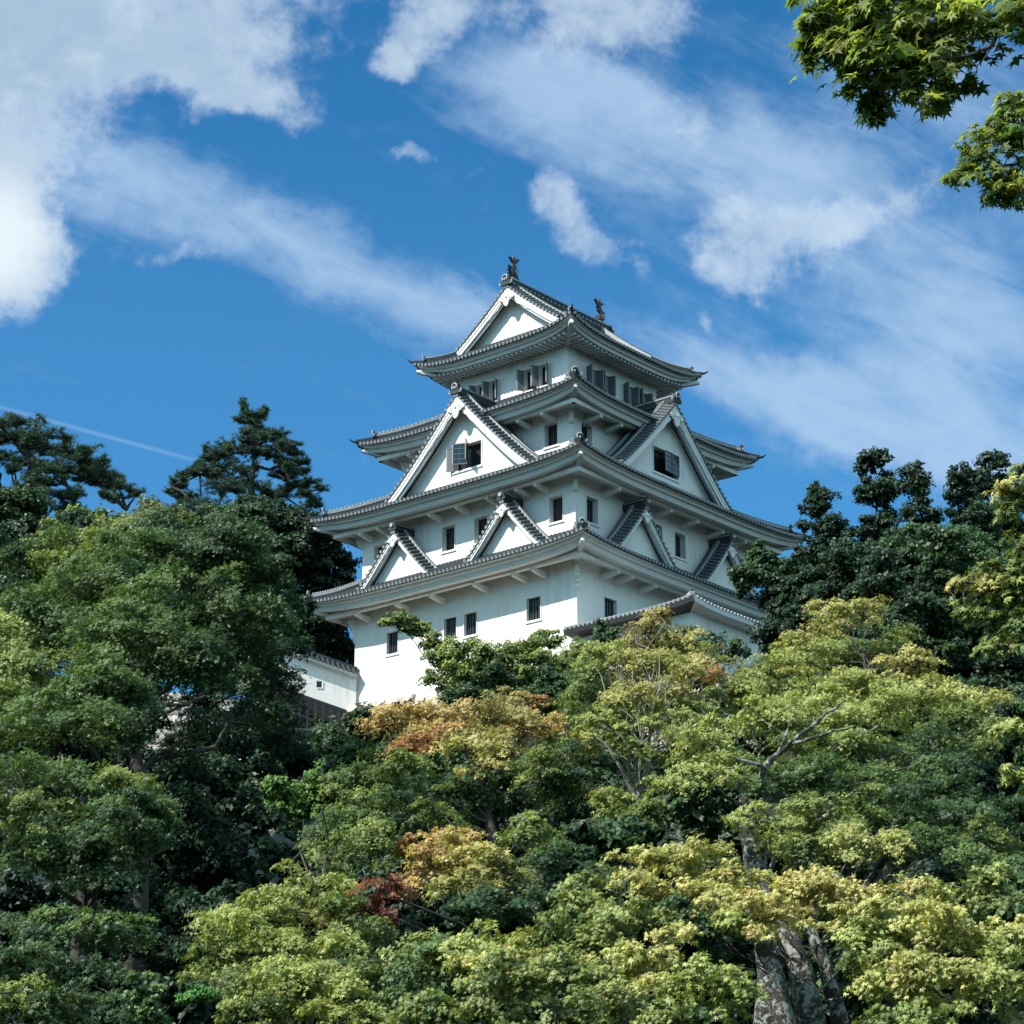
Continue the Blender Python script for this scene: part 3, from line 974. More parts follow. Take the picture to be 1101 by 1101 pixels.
def build_top():
    roof = MB(); fas = MB(); sofs = []; rids = []; rafs = []
    for k in range(4):
        rid = MB(); raf = MB(); sof = MB(); rids.append(rid); rafs.append(raf); sofs.append(sof)
        T = side_T(k)
        At, Ad = (TA[0], TA[1]) if k % 2 == 0 else (TA[1], TA[0])
        st = STOREY[3]
        wt, wd = (st['b'][0], st['b'][1]) if k % 2 == 0 else (st['b'][1], st['b'][0])
        dmax = THIP if k % 2 == 0 else TA[0]

        def surf(s_, dl):
            L = At - min(dl, THIP) if (k % 2 == 0 or dl <= THIP) else None
            if L is None: L = TWALL
            return s_ * L, Ad - dl, top_z(dl) + TUP * abs(s_) ** 4 * max(0, 1 - dl / THIP) ** 2
        steps = [THIP * j / 5 for j in range(6)] + ([THIP + (TA[0] - THIP) * j / 8 for j in range(1, 9)] if k % 2 else [])
        rows = [[surf(s_, dl) for s_ in SS] for dl in steps]
        for i in range(len(steps) - 1):
            for j in range(len(SS) - 1):
                a = [rows[i][j], rows[i][j + 1], rows[i + 1][j + 1], rows[i + 1][j]]
                roof.poly([T(*p) for p in a], M['tile'], True)
        n = int(2 * At / RIB)
        for i in range(n + 1):
            t = -At + .12 + i * (2 * At - .24) / n
            hipd = At - abs(t)
            if k % 2 == 0: dm = min(THIP, hipd)
            else: dm = hipd if hipd < THIP else TA[0] - 0.05
            if k % 2 and TWALL < abs(t) and hipd >= THIP: dm = THIP
            if dm < 0.08: continue
            pts = []
            for j in range(9):
                dl = dm * j / 8
                L = At - min(dl, THIP)
                s_ = min(1, abs(t) / L)
                pts.append((t, Ad - dl, top_z(dl) + TUP * s_ ** 4 * max(0, 1 - dl / THIP) ** 2 + .012))
            half_round(roof, [T(pts[0][0], pts[0][1] + .05, pts[0][2] - .02)] + [T(*p) for p in pts], .088, M['tile'], (0, 0, 1), M['tile_cap'])

        def prof_rows(lst, mb, m):
            rws = [[(s_ * (At - dd), Ad - dd, TZ + TUP * abs(s_) ** 4 + dz) for s_ in SS] for dd, dz in lst]
            for j in range(len(rws) - 1):
                mb.grid([[T(*p) for p in rws[j]], [T(*p) for p in rws[j + 1]]], m, False)
        prof_rows([(0, 0), (.02, -.09), (.10, -.10)], roof, M['tile'])
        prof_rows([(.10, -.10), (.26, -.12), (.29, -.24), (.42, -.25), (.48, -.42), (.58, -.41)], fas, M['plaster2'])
        # curved soffit to the wall head
        rws = []
        for f in (0, .2, .45, .75, 1.0):
            rw = []
            for s_ in SS:
                L = (At - .58) + (wt - (At - .58)) * f; d = (Ad - .58) + (wd - .02 - (Ad - .58)) * f
                rw.append((s_ * L, d, TZ + TUP * abs(s_) ** 4 * (1 - f) - .40 + 0.22 * f))
            rws.append(rw)
        for j in range(4): sof.grid([[T(*p) for p in rws[j]], [T(*p) for p in rws[j + 1]]], M['plaster2'], False)
        # rafters
        nr = int(2 * At / 0.36)
        for i in range(nr + 1):
            t = -At + .4 + i * (2 * At - .8) / nr
            s_ = abs(t) / At
            d0 = max(wd, wd + (abs(t) - wt)) if abs(t) > wt else wd
            d1 = Ad - .60
            if d1 - d0 < .2: continue
            z1 = TZ + TUP * s_ ** 4 - .42
            f0 = 1 - (d0 - wd) / (Ad - .34 - wd)
            z0 = TZ + TUP * s_ ** 4 * (1 - f0) - .42 + .2 * f0
            c = [(t - .06, d0, z0 - .13), (t + .06, d0, z0 - .13), (t + .06, d1, z1 - .11), (t - .06, d1, z1 - .11), (t - .06, d0, z0), (t + .06, d0, z0), (t + .06, d1, z1), (t - .06, d1, z1)]
            sof.hexa([T(*p) for p in c], M['plaster2'])
        # hips
        hp = []
        for j in range(7):
            dl = THIP * (1 - j / 6 * .93)
            x_, d_, z_ = surf(1.0, dl)
            hp.append(Vector(T(x_, d_, z_ + .02)))
        if k % 2 == 0 or True:
            tip = Vector(T(*surf(1.0, 0.0)))
            outd = Vector((tip.x - hp[0].x, tip.y - hp[0].y, 0)).normalized()
            rid.sweep(hp[:-1], .30, .26, M['tile']); rid.sweep([p + Vector((0, 0, .26)) for p in hp[:-1]], .22, .08, M['tile_light'])
            rid.sweep([hp[-2], hp[-1], tip + Vector((0, 0, .03))], .22, .14, M['tile'])
            rid.tube([tip - outd * .1 + Vector((0, 0, .06)), tip + outd * .22 + Vector((0, 0, .14)), tip + outd * .42 + Vector((0, 0, .28))], [.10, .07, .02], M['tile'], 6)
            oni_tile(rid, hp[-2] + outd * .05 + Vector((0, 0, .02)), outd, .7)
            c1 = Vector(T(At - .26, Ad - .26, TZ + TUP - .62)); c0 = Vector(T(wt, wd, TZ - .35))
            raf.sweep([c0, (c0 + c1) / 2 - Vector((0, 0, .12)), c1], .24, .22, M['plaster2'])
            raf.tube([c1 - outd * .05 + Vector((0, 0, .1)), c1 + outd * .22 + Vector((0, 0, .12))], [.14, .12], M['plaster'], 10)
    o = roof.build('top_roof', keep)
    fas.build('eave_fascia', o)
    for q in sofs: q.build('soffit', o)
    for q in rids: q.build('hip_ridge', o)
    for q in rafs: q.build('hip_rafter', o)
    rid = MB()
    # main ridge
    rid.box((-.22, -TBARGE + .1, RID - .05), (.22, TBARGE - .1, RID + .42), M['tile'])
    rid.box((-.27, -TBARGE + .02, RID + .422), (.27, TBARGE - .02, RID + .48), M['tile_light'])
    rid.tube([(0, -TBARGE, RID + .56), (0, TBARGE, RID + .56)], .11, M['tile'], 8)
    for sg in (-1, 1):
        for i in range(24):
            y = -TBARGE + .35 + i * (2 * TBARGE - .7) / 23
            rid.tube([(sg * .20, y, RID + .22), (sg * .245, y, RID + .22)], .065, M['tile_light'], 8)
    rid.build('main_ridge', o)
    return o


top = build_top()
PT = []
for i in range(13):
    dl = TA[0] - 3.80 * i / 12
    PT.append((TA[0] - dl, top_z(dl) + .03))
for k in (0, 2):
    gable(k, 0.0, PT, TBARGE, TWALL, TWALL, 21.2, board=0.34, orn=0.85, roof=False, onis=1.05, ridge_h=0.40)


def shachihoko(y, face):
    """fish with raised tail, head biting the ridge end"""
    mb = MB()
    z0 = RID + .55
    m = M['bronze']
    def Pp(a, b): return (0, y + face * a, z0 + b)
    K_ = 1.0
    spine = [(.34, .02), (.22, .06), (.06, .18), (-.06, .42), (-.06, .70), (.04, .95), (.10, 1.15)]
    rad = [.15, .24, .27, .22, .17, .11, .07]
    mb.tube([Pp(*p) for p in spine], rad, m, 9)
    # tail fan, side fins, back fins, jaw
    def fin(pts, th=.12):
        pts = [(p_[0] * 1.25, p_[1]) for p_ in pts]
        mb.extrude(pts, th, m, lambda a, b, c: (c - th / 2, y + face * a, z0 + b))
    fin([(.02, 1.02), (-.30, 1.34), (-.12, 1.36), (-.02, 1.30), (.06, 1.62), (.14, 1.32), (.30, 1.46), (.44, 1.40), (.20, 1.06)])
    fin([(-.10, .28), (-.36, .34), (-.22, .44), (-.38, .56), (-.2, .6), (-.34, .8), (-.14, .8), (-.12, .5)])
    fin([(.02, .62), (.26, .74), (.16, .84), (.3, .98), (.06, .92)])
    for sg in (-1, 1):
        def fin2(pts):
            mb.extrude(pts, .04, m, lambda a, b, c: (sg * (.14 + a), y + face * (.02 + c), z0 + b))
        fin2([(0, .12), (.26, .32), (.18, .36), (.28, .52), (.08, .44), (0, .4)])
    mb.tube([Pp(.30, -.08), Pp(.46, .10), Pp(.5, .22)], [.09, .06, .03], m, 6)
    mb.tube([Pp(.26, .22), Pp(.38, .34)], [.07, .03], m, 6)
    # light footing
    mb.box((-.22, y - .30, z0 - .14), (.22, y + .30, z0 + .03), M['tile_light'])
    mb.build('fish_ornament', keep)


shachihoko(-4.14, 1)
shachihoko(4.0, -1)

# lightning rod wires on the west gable
lw = MB()
for t in (-.02, .12):
    lw.tube([(t, -8.26, 11.35), (t, -8.26, 12.38)], .012, M['tile_light'], 4)
lw.build('gable_wires', keep)

# ================================================================== GROUND
def terrain(x, y):
    pts = [(-4000, -1.7), (18, -1.7), (34, 0.2), (60, 5.0), (84, 11.5), (100, 18.0), (112, 24.5), (118, 29.0), (124, 30.6), (150, 30.8), (175, 26), (260, 4), (600, -4), (5000, -6)]
    ys = [p[0] for p in pts]; zs = [p[1] for p in pts]
    z = np.interp(y, ys, zs)
    side = np.clip((np.abs(x) - 45) / 140, 0, 1)
    z = z * (1 - 0.55 * side * (z > 0)) 
    return z + 0.5 * np.sin(x * 0.21 + y * 0.13) * np.clip((y - 25) / 30, 0, 1) * (y < 118) + 0.25 * np.sin(x * 0.53 - y * 0.4) * (y > 20) * (y < 118)


xs = np.concatenate([np.array([-3500, -1500, -700, -350, -200, -130, -90]), np.linspace(-70, 80, 76), np.array([95, 130, 200, 350, 700, 1500, 3500])])
ys = np.concatenate([np.array([-3000, -1000, -300, -80, -20]), np.linspace(0, 185, 94), np.array([200, 230, 260, 340, 500, 900, 1800, 3500, 5200])])
GX, GY = np.meshgrid(xs, ys)
GZ = terrain(GX, GY)
gm_ = MB()
gm_.grid([[(float(GX[i, j]), float(GY[i, j]), float(GZ[i, j])) for j in range(len(xs))] for i in range(len(ys))], M['ground'])
tag(gm_.build('ground'), kind='structure')


def tz(x, y): return float(terrain(np.array(float(x)), np.array(float(y))))


# ================================================================== DRY STONE WALLS
def stone_wall(name, p0, p1, z_lo, z_hi, label, thick=1.2, size=0.75, batter=0.25, cat='stone wall', top_fn=None, mat=None, seed=1, tint=(1, 1, 1), nrm=None):
    """irregular fitted blocks, leaning back; each block a rounded, tilted stone of its own size"""
    rg = random.Random(seed)
    p0 = Vector(p0); p1 = Vector(p1)
    d = (p1 - p0); L = d.length; d.normalize()
    n = Vector((d.y, -d.x)) if nrm is None else Vector(nrm)
    V, F, C = [], [], []
    z = z_lo; row = 0
    def stone(cx, cz, w, h, dep):
        k = len(V)
        col = rg.uniform(.62, 1.25); warm = rg.uniform(-.06, .06)
        jit = [(rg.uniform(-.16, .16), rg.uniform(-.16, .16)) for _ in range(8)]
        lay = [(0.0, 1.0), (dep * .75, .98), (dep, .66)]
        prof = []
        base = [(-.5, -.32), (-.32, -.5), (.32, -.5), (.5, -.32), (.5, .32), (.32, .5), (-.32, .5), (-.5, .32)]
        base = [(a + jit[i][0], b + jit[i][1]) for i, (a, b) in enumerate(base)]
        tx, tz_ = rg.uniform(-.08, .08), rg.uniform(-.08, .08)
        for (o_, sc) in lay:
            for a, b in base:
                u = cx + a * w * sc * 1.06; zz = cz + b * h * sc * 1.06
                off = o_ - (zz - z_lo) * batter + (a * tx + b * tz_)
                P_ = Vector((p0.x, p0.y)) + d * u + n * off
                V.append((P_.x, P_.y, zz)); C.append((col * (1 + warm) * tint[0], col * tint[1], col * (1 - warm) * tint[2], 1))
        for l in range(2):
            for i in range(8):
                j = (i + 1) % 8
                F.append((k + l * 8 + i, k + l * 8 + j, k + l * 8 + 8 + j, k + l * 8 + 8 + i))
        F.append(tuple(k + 16 + i for i in range(8)))
    while z < z_hi:
        h = size * rg.uniform(.6, .95)
        u = -rg.uniform(0, .5)
        while u < L:
            w = size * rg.uniform(.7, 1.5)
            stone(u + w / 2, z + h / 2 + rg.uniform(-.05, .05), w, h, size * rg.uniform(.25, .42))
            if rg.random() < .35:
                stone(u + w, z + rg.uniform(0, h), size * .3, size * .25, size * .25)
            u += w * .97
        z += h * .93; row += 1
    # earth core behind
    k = len(V)
    zz = [z_lo, z]
    for (q, off) in ((0, 0), (L, 0), (L, -thick - (z - z_lo) * batter), (0, -thick - (z - z_lo) * batter)):
        for h_ in zz:
            o2 = off - ((h_ - z_lo) * batter if off == 0 else 0) + .02
            P_ = p0 + d * q + n * o2
            V.append((P_.x, P_.y, h_ - .05)); C.append((.25, .24, .22, 1))
    for i in range(4):
        j = (i + 1) % 4
        F.append((k + 2 * i, k + 2 * j, k + 2 * j + 1, k + 2 * i + 1))
    F.append((k + 1, k + 3, k + 5, k + 7))
    me = bpy.data.meshes.new(name)
    me.from_pydata(V, [], F)
    ca = me.color_attributes.new('leaf_tint', 'FLOAT_COLOR', 'POINT')
    ca.data.foreach_set('color', np.array(C, dtype=np.float32).ravel())
    me.materials.append(mat or M['stone'])
    me.update()
    o = bpy.data.objects.new(name, me)
    COL.objects.link(o)
    tag(o, label, cat, 'retaining walls on the slope' if name == 'retaining_wall' else 'stone foundations of the castle')
    return o


def loc(u_x, y):
    """castle-local x,y to world x,y"""
    c, s = math.cos(PSI), math.sin(PSI)
    return Vector((CASTLE.x + u_x * c + y * s, CASTLE.y - u_x * s + y * c))


CZ = CASTLE.z
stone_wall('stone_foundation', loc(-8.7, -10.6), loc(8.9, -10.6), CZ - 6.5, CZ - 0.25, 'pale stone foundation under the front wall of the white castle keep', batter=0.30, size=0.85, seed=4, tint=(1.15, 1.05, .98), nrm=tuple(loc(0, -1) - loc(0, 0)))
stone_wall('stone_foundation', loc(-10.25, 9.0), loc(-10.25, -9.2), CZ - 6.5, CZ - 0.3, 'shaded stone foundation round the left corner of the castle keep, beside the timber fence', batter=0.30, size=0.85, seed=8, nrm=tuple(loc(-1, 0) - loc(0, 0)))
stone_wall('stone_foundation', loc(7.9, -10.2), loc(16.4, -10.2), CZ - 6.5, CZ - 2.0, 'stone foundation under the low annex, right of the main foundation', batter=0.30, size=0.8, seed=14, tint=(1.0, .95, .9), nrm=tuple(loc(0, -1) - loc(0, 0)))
# top course: ledge the plaster sits on
lg = MB()
lg.box((-8.3, -8.75, -0.45), (8.2, 8.75, -0.03), M['ledge'] if 'ledge' in M else M['tile_light'])
lg.build('base_ledge', keep)

# ================================================================== ANNEX beside the right face
annex = empty('annex_turret', CASTLE, -PSI)
tag(annex, 'low white annex with a tiled hip roof, joined to the right side of the castle', 'annex')
AX0, AX1, AY0, AY1 = 7.96, 15.1, -8.45, -1.6
AZ = 1.62


def build_annex():
    w = MB()
    w.box((AX0, AY0, -3.2), (AX1, AY1, AZ - .05), M['plaster'])
    w.build('wall', annex)
    rf = MB(); so = MB()
    ex0, ex1, ey0, ey1 = AX0 - .25, AX1 + .85, AY0 - .85, AY1 + .85
    rise = 1.15; run = (ey1 - ey0) / 2
    ym = (ey0 + ey1) / 2
    E_ = [(ex0, ey0), (ex1, ey0), (ex1, ey1), (ex0, ey1)]
    rz = AZ + rise
    def zc(q): return AZ + rise * (0.8 * q + .2 * q * q)
    N = 6
    # front, back (towards -y, +y) and the hip end
    up_ = lambda t: .22 * max(0, (t - .6) / .4) ** 2
    front = [[(ex0 + (ex1 - run * q - ex0) * t, ey0 + run * q, zc(q) + up_(t) * (1 - q)) for t in [i / 16 for i in range(17)]] for q in [j / N for j in range(N + 1)]]
    back = [[(a, ym * 2 - b, c) for a, b, c in r] for r in front]
    end = [[(ex1 - run * q, ey0 + run * q + (ey1 - ey0 - 2 * run * q) * t, zc(q) + .22 * abs(2 * t - 1) ** 4 * (1 - q)) for t in [i / 16 for i in range(17)]] for q in [j / N for j in range(N + 1)]]
    for g in (front, back, end): rf.grid(g, M['tile'])
    n = int((ex1 - ex0) / RIB)
    for i in range(n):
        x = ex0 + .15 + i * RIB
        qm = min(1, (ex1 - x) / run)
        if qm < .05: continue
        for sgn in (0, 1):
            pts = []
            for j in range(6):
                q = qm * j / 5
                t = min(1, (x - ex0) / max(.01, (ex1 - run * q - ex0)))
                y = ey0 + run * q
                pts.append((x, y if not sgn else 2 * ym - y, zc(q) + up_(t) * (1 - q) + .012))
            half_round(rf, pts, .088, M['tile_light'], (0, 0, 1), M['tile_cap'])
    n = int((ey1 - ey0) / RIB)
    for i in range(n):
        y = ey0 + .15 + i * RIB
        qm = min(1, min(y - ey0, ey1 - y) / run)
        if qm < .05: continue
        pts = []
        for j in range(6):
            q = qm * j / 5
            pts.append((ex1 - run * q, y, zc(q) + .22 * min(1, abs((y - ym) / (run * (1.0001 - q)))) ** 4 * (1 - q) + .012))
        half_round(rf, pts, .088, M['tile_light'], (0, 0, 1), M['tile_cap'])
    rf.build('annex_roof', annex)
    # eave underside: dark timber at the front, plaster band
    so.grid([[(a, b, c - .02) for a, b, c in front[0]], [(a, b + .05, c - .30) for a, b, c in front[0]], [(min(a, AX1), AY0, AZ - .35) for a, b, c in front[0]]], M['wood'], False)
    so.grid([[(a, b, c - .02) for a, b, c in end[0]], [(a - .05, b, c - .26) for a, b, c in end[0]], [(AX1, max(AY0, min(AY1, b)), AZ - .30) for a, b, c in end[0]]], M['plaster2'], False)
    so.build('annex_eave', annex)
    h = MB()
    for sg in (0, 1):
        pts = [(ex1 - run * q, (ey0 + run * q) if not sg else (ey1 - run * q), zc(q) + .22 * (1 - q) + .03) for q in [1 - j / 6 * .93 for j in range(7)]]
        h = MB(); h.sweep(pts, .26, .22, M['tile_light']); h.tube([Vector(p) + Vector((0, 0, .24)) for p in pts], .09, M['tile'], 6)
        h.build('hip_ridge', annex)
    r = MB(); r.sweep([(ex0, ym, rz), (ex1 - run + .1, ym, rz)], .30, .22, M['tile']); r.build('annex_ridge', annex)
    # dark timber boarding low on the front wall
    b = MB()
    for i in range(22):
        x = AX0 + .12 + i * .325
        b.box((x, AY0 - .045 - .01 * (i % 2), -3.1), (x + .30, AY0 - .004, -1.0 - .002 * (i % 3)), M['wood'])
    b.build('timber_boarding', annex)


build_annex()

# ================================================================== PLASTER WALL on the left with dark timber fence below
def plaster_wall():
    c0 = at(228, 672, 127.0); c1 = at(383, 727, 128.5)
    d2 = Vector((c1.x - c0.x, c1.y - c0.y, 0)); L = d2.length; d2.normalize()
    n = Vector((d2.y, -d2.x, 0))
    e = empty('plaster_wall', (c0.x, c0.y, 0))
    def T(t, d, z): return (d2.x * t - n.x * d * -1, d2.y * t - n.y * d * -1, z)
    def top(t): return c0.z + (c1.z - c0.z) * t / L
    w = MB(); H = 2.15
    c = [T(0, .2, top(0) - H), T(L, .2, top(L) - H), T(L, -.2, top(L) - H), T(0, -.2, top(0) - H), T(0, .2, top(0)), T(L, .2, top(L)), T(L, -.2, top(L)), T(0, -.2, top(0))]
    w.hexa(c, M['plaster'])
    w.build('wall', e)
    cp_ = MB()
    cp_.grid([[T(t, .62, top(t) - .04) for t in (0, L)], [T(t, .15, top(t) + .30) for t in (0, L)], [T(t, -.15, top(t) + .30) for t in (0, L)], [T(t, -.62, top(t) - .04) for t in (0, L)]], M['tile'], False)
    cp_.grid([[T(t, .60, top(t) - .05) for t in (0, L)], [T(t, .56, top(t) - .18) for t in (0, L)], [T(t, .2, top(t) - .2) for t in (0, L)]], M['plaster2'], False)
    n_ = int(L / RIB)
    for i in range(n_):
        t = .14 + i * RIB
        half_round(cp_, [T(t, .64, top(t) - .03), T(t, .15, top(t) + .31)], .085, M['tile'], (0, 0, 1), M['tile_cap'])
    cp_.sweep([T(0, 0, top(0) + .28), T(L, 0, top(L) + .28)], .34, .20, M['tile'])
    cp_.build('tile_coping', e)
    # loopholes: one triangular, one square, each recessed with a raised rim
    for (t, kind) in ((L - 3.7, 0), (L - 2.05, 1), (L - 6.4, 1)):
        m = MB(); z = top(t) - 1.45
        if kind: pts = [(-.14, 0), (.14, 0), (.14, .34), (-.14, .34)]
        else: pts = [(-.18, 0), (.18, 0), (0, .34)]
        m.poly([T(t + a, .206, z + b_) for a, b_ in pts], M['dark'])
        big = [(a * 1.3, (b_ - .16) * 1.25 + .16) for a, b_ in pts]
        for i in range(len(pts)):
            j = (i + 1) % len(pts)
            m.poly([T(t + pts[i][0], .206, z + pts[i][1]), T(t + pts[j][0], .206, z + pts[j][1]), T(t + big[j][0], .24, z + big[j][1]), T(t + big[i][0], .24, z + big[i][1])], M['plaster2'])
        m.build('loophole', e)
    tag(e, 'white plastered wall with a sloping tiled coping running to the left corner of the keep', 'wall')
    # timber fence under it
    f = empty('timber_fence', (c0.x, c0.y, 0))
    rail = MB()
    for dz in (-2.45, -3.0, -3.55):
        rail.sweep([T(3, .75, top(3) + dz), T(L - .3, .75, top(L) + dz)], .09, .12, M['wood'])
    rail.build('rails', f)
    for i in range(11):
        t = 3.2 + i * (L - 3.8) / 10
        p = MB(); p.box((-.045, -.045, 0), (.045, .045, 1.5), M['wood'])
        b = T(t, .75, top(t) - 4.0)
        p.build('post', f, b)
    bd = MB()
    c = [T(2.5, .3, top(2.5) - 5), T(L, .3, top(L) - 5), T(L, .1, top(L) - 5), T(2.5, .1, top(2.5) - 5), T(2.5, .3, top(2.5) - 2.2), T(L, .3, top(L) - 2.2), T(L, .1, top(L) - 2.2), T(2.5, .1, top(2.5) - 2.2)]
    bd.hexa(c, M['wood']); bd.build('board_panel', f)
    tag(f, 'black timber fence below the white plastered wall, left of the stone foundation', 'fence')


plaster_wall()


def wall_between(pxa, pxb, Yd, ylo, yhi, label, **kw):
    a = at(pxa[0], pxa[1], Yd[0]); b = at(pxb[0], pxb[1], Yd[1])
    stone_wall('retaining_wall', (a.x, a.y), (b.x, b.y), ylo, yhi, label, **kw)


zz = lambda px, py, Yd: at(px, py, Yd).z
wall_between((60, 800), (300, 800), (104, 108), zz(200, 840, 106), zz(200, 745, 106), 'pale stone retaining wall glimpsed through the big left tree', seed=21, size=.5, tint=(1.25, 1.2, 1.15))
wall_between((262, 900), (322, 900), (75, 77), zz(280, 990, 76), zz(280, 895, 76), 'shaded stone retaining wall below the bright green shrub', seed=22, size=.5, tint=(.6, .62, .65))  # dark cool tint puts the shade into the stone colour
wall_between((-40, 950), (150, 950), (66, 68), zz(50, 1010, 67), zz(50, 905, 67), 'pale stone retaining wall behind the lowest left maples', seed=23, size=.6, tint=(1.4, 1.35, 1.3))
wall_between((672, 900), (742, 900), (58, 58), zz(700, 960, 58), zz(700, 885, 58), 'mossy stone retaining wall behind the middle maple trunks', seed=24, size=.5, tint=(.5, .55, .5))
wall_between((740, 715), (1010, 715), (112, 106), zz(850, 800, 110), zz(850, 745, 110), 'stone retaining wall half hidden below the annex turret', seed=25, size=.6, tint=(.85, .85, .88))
# short flight of stone steps on the left slope
st_ = MB()
s0 = at(100, 828, 92.0)
for i in range(6):
    st_.box((s0.x - 1.6 + i * .16, s0.y + i * .34, s0.z - .8), (s0.x + 1.3 + i * .16, s0.y + i * .34 + .5, s0.z + i * .17 - .004 * (i % 2)), M['tile_light'])
tag(st_.build('stone_steps'), 'short flight of pale stone steps seen between the left trees', 'steps')

# ================================================================== TREES
def norm(a): return a / np.maximum(np.linalg.norm(a, axis=-1, keepdims=True), 1e-9)


def tmpl_maple():
    tips = [(-18, .62), (36, .9), (90, 1.0), (144, .9), (198, .62)]
    notch = [(-62, .26), (10, .34), (64, .36), (116, .36), (170, .34), (242, .26)]
    V = [(0, 0, 0)]
    for a, r in notch: V.append((r * math.cos(R(a)), r * math.sin(R(a)), -.02))
    for a, r in tips: V.append((r * math.cos(R(a)), r * math.sin(R(a)), -.14))
    F = [(0, 1 + i, 7 + i, 2 + i) for i in range(5)]
    return np.array(V, float) * .62, F


def tmpl_tri():
    V = [(0, -.15, 0)]; F = []
    for a, r in ((90, 1.0), (28, .8), (152, .8)):
        c = (math.cos(R(a)), math.sin(R(a))); s = (-c[1], c[0]); k = len(V)
        V += [(c[0] * r * .45 + s[0] * .17, c[1] * r * .45 + s[1] * .17, .03), (c[0] * r, c[1] * r, -.1), (c[0] * r * .45 - s[0] * .17, c[1] * r * .45 - s[1] * .17, .03)]
        F.append((0, k, k + 1, k + 2))
    return np.array(V, float) * .62, F


def tmpl_oval():
    V = [(0, -.5, 0), (.3, -.05, .06), (.16, .32, .02), (0, .55, -.06), (-.16, .32, .02), (-.3, -.05, .06)]
    return np.array(V, float), [(0, 1, 4, 5)[:0] or (0, 1, 5), (1, 2, 4, 5), (2, 3, 4)]


def tmpl_quad():
    return np.array([(0, -.5, 0), (.34, 0, .07), (0, .55, -.04), (-.34, 0, .07)], float), [(0, 1, 2, 3)]


def tmpl_tuft():
    V = []; F = []; rg = random.Random(3)
    for i in range(11):
        a = i * 2.4; e = R(rg.uniform(0, 70))
        d = Vector((math.cos(a) * math.cos(e), math.sin(a) * math.cos(e), math.sin(e)))
        s = d.cross(Vector((0, 0, 1))).normalized() * .055
        if i % 2: s = s.cross(d)
        k = len(V)
        V += [tuple(d * .08 - s), tuple(d * .08 + s), tuple(d * rg.uniform(.8, 1.05))]
        F.append((k, k + 1, k + 2))
    return np.array(V, float), F


TEMPL = dict(maple=tmpl_maple(), tri=tmpl_tri(), oval=tmpl_oval(), quad=tmpl_quad(), tuft=tmpl_tuft())
LEAVES = 0


def foliage_mesh(name, parent, c, nrm, tip, size, col, tmpl, mat):
    """c,nrm,tip: (N,3)"""
    global LEAVES
    tv, tf = TEMPL[tmpl]
    N = len(c); k = len(tv); LEAVES += N
    Z = norm(nrm)
    Yv = tip - (tip * Z).sum(1, keepdims=True) * Z
    Yv = norm(Yv + 1e-6)
    Xv = np.cross(Yv, Z)
    v = (c[:, None, :] + size[:, None, None] * (tv[None, :, 0:1] * Xv[:, None, :] + tv[None, :, 1:2] * Yv[:, None, :] + tv[None, :, 2:3] * Z[:, None, :])).reshape(-1, 3)
    loops, starts, tot = [], [], []
    cnt = [len(f) for f in tf]
    one = np.concatenate([np.array(f) for f in tf])
    L = (one[None, :] + (np.arange(N) * k)[:, None]).ravel()
    T_ = np.tile(np.array(cnt), N)
    S_ = np.concatenate([[0], np.cumsum(T_)[:-1]])
    me = bpy.data.meshes.new(name)
    me.vertices.add(len(v)); me.vertices.foreach_set('co', v.astype(np.float32).ravel())
    me.loops.add(len(L)); me.loops.foreach_set('vertex_index', L.astype(np.int32))
    me.polygons.add(len(T_)); me.polygons.foreach_set('loop_start', S_.astype(np.int32)); me.polygons.foreach_set('loop_total', T_.astype(np.int32))
    me.update(calc_edges=True)
    ca = me.color_attributes.new('leaf_tint', 'FLOAT_COLOR', 'POINT')
    cc = np.concatenate([np.repeat(col, k, axis=0), np.ones((N * k, 1))], 1).astype(np.float32)
    ca.data.foreach_set('color', cc.ravel())
    me.materials.append(mat)
    o = bpy.data.objects.new(name, me)
    COL.objects.link(o)
    if parent: o.parent = parent
    return o


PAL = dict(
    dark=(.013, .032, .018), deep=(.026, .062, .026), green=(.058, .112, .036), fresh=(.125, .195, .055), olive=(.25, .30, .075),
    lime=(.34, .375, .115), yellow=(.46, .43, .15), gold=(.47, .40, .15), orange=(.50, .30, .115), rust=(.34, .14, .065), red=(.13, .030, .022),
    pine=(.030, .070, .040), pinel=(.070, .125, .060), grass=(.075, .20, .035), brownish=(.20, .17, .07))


def px_scale(P): return (P.y * cp + P.z * sp) / FPX


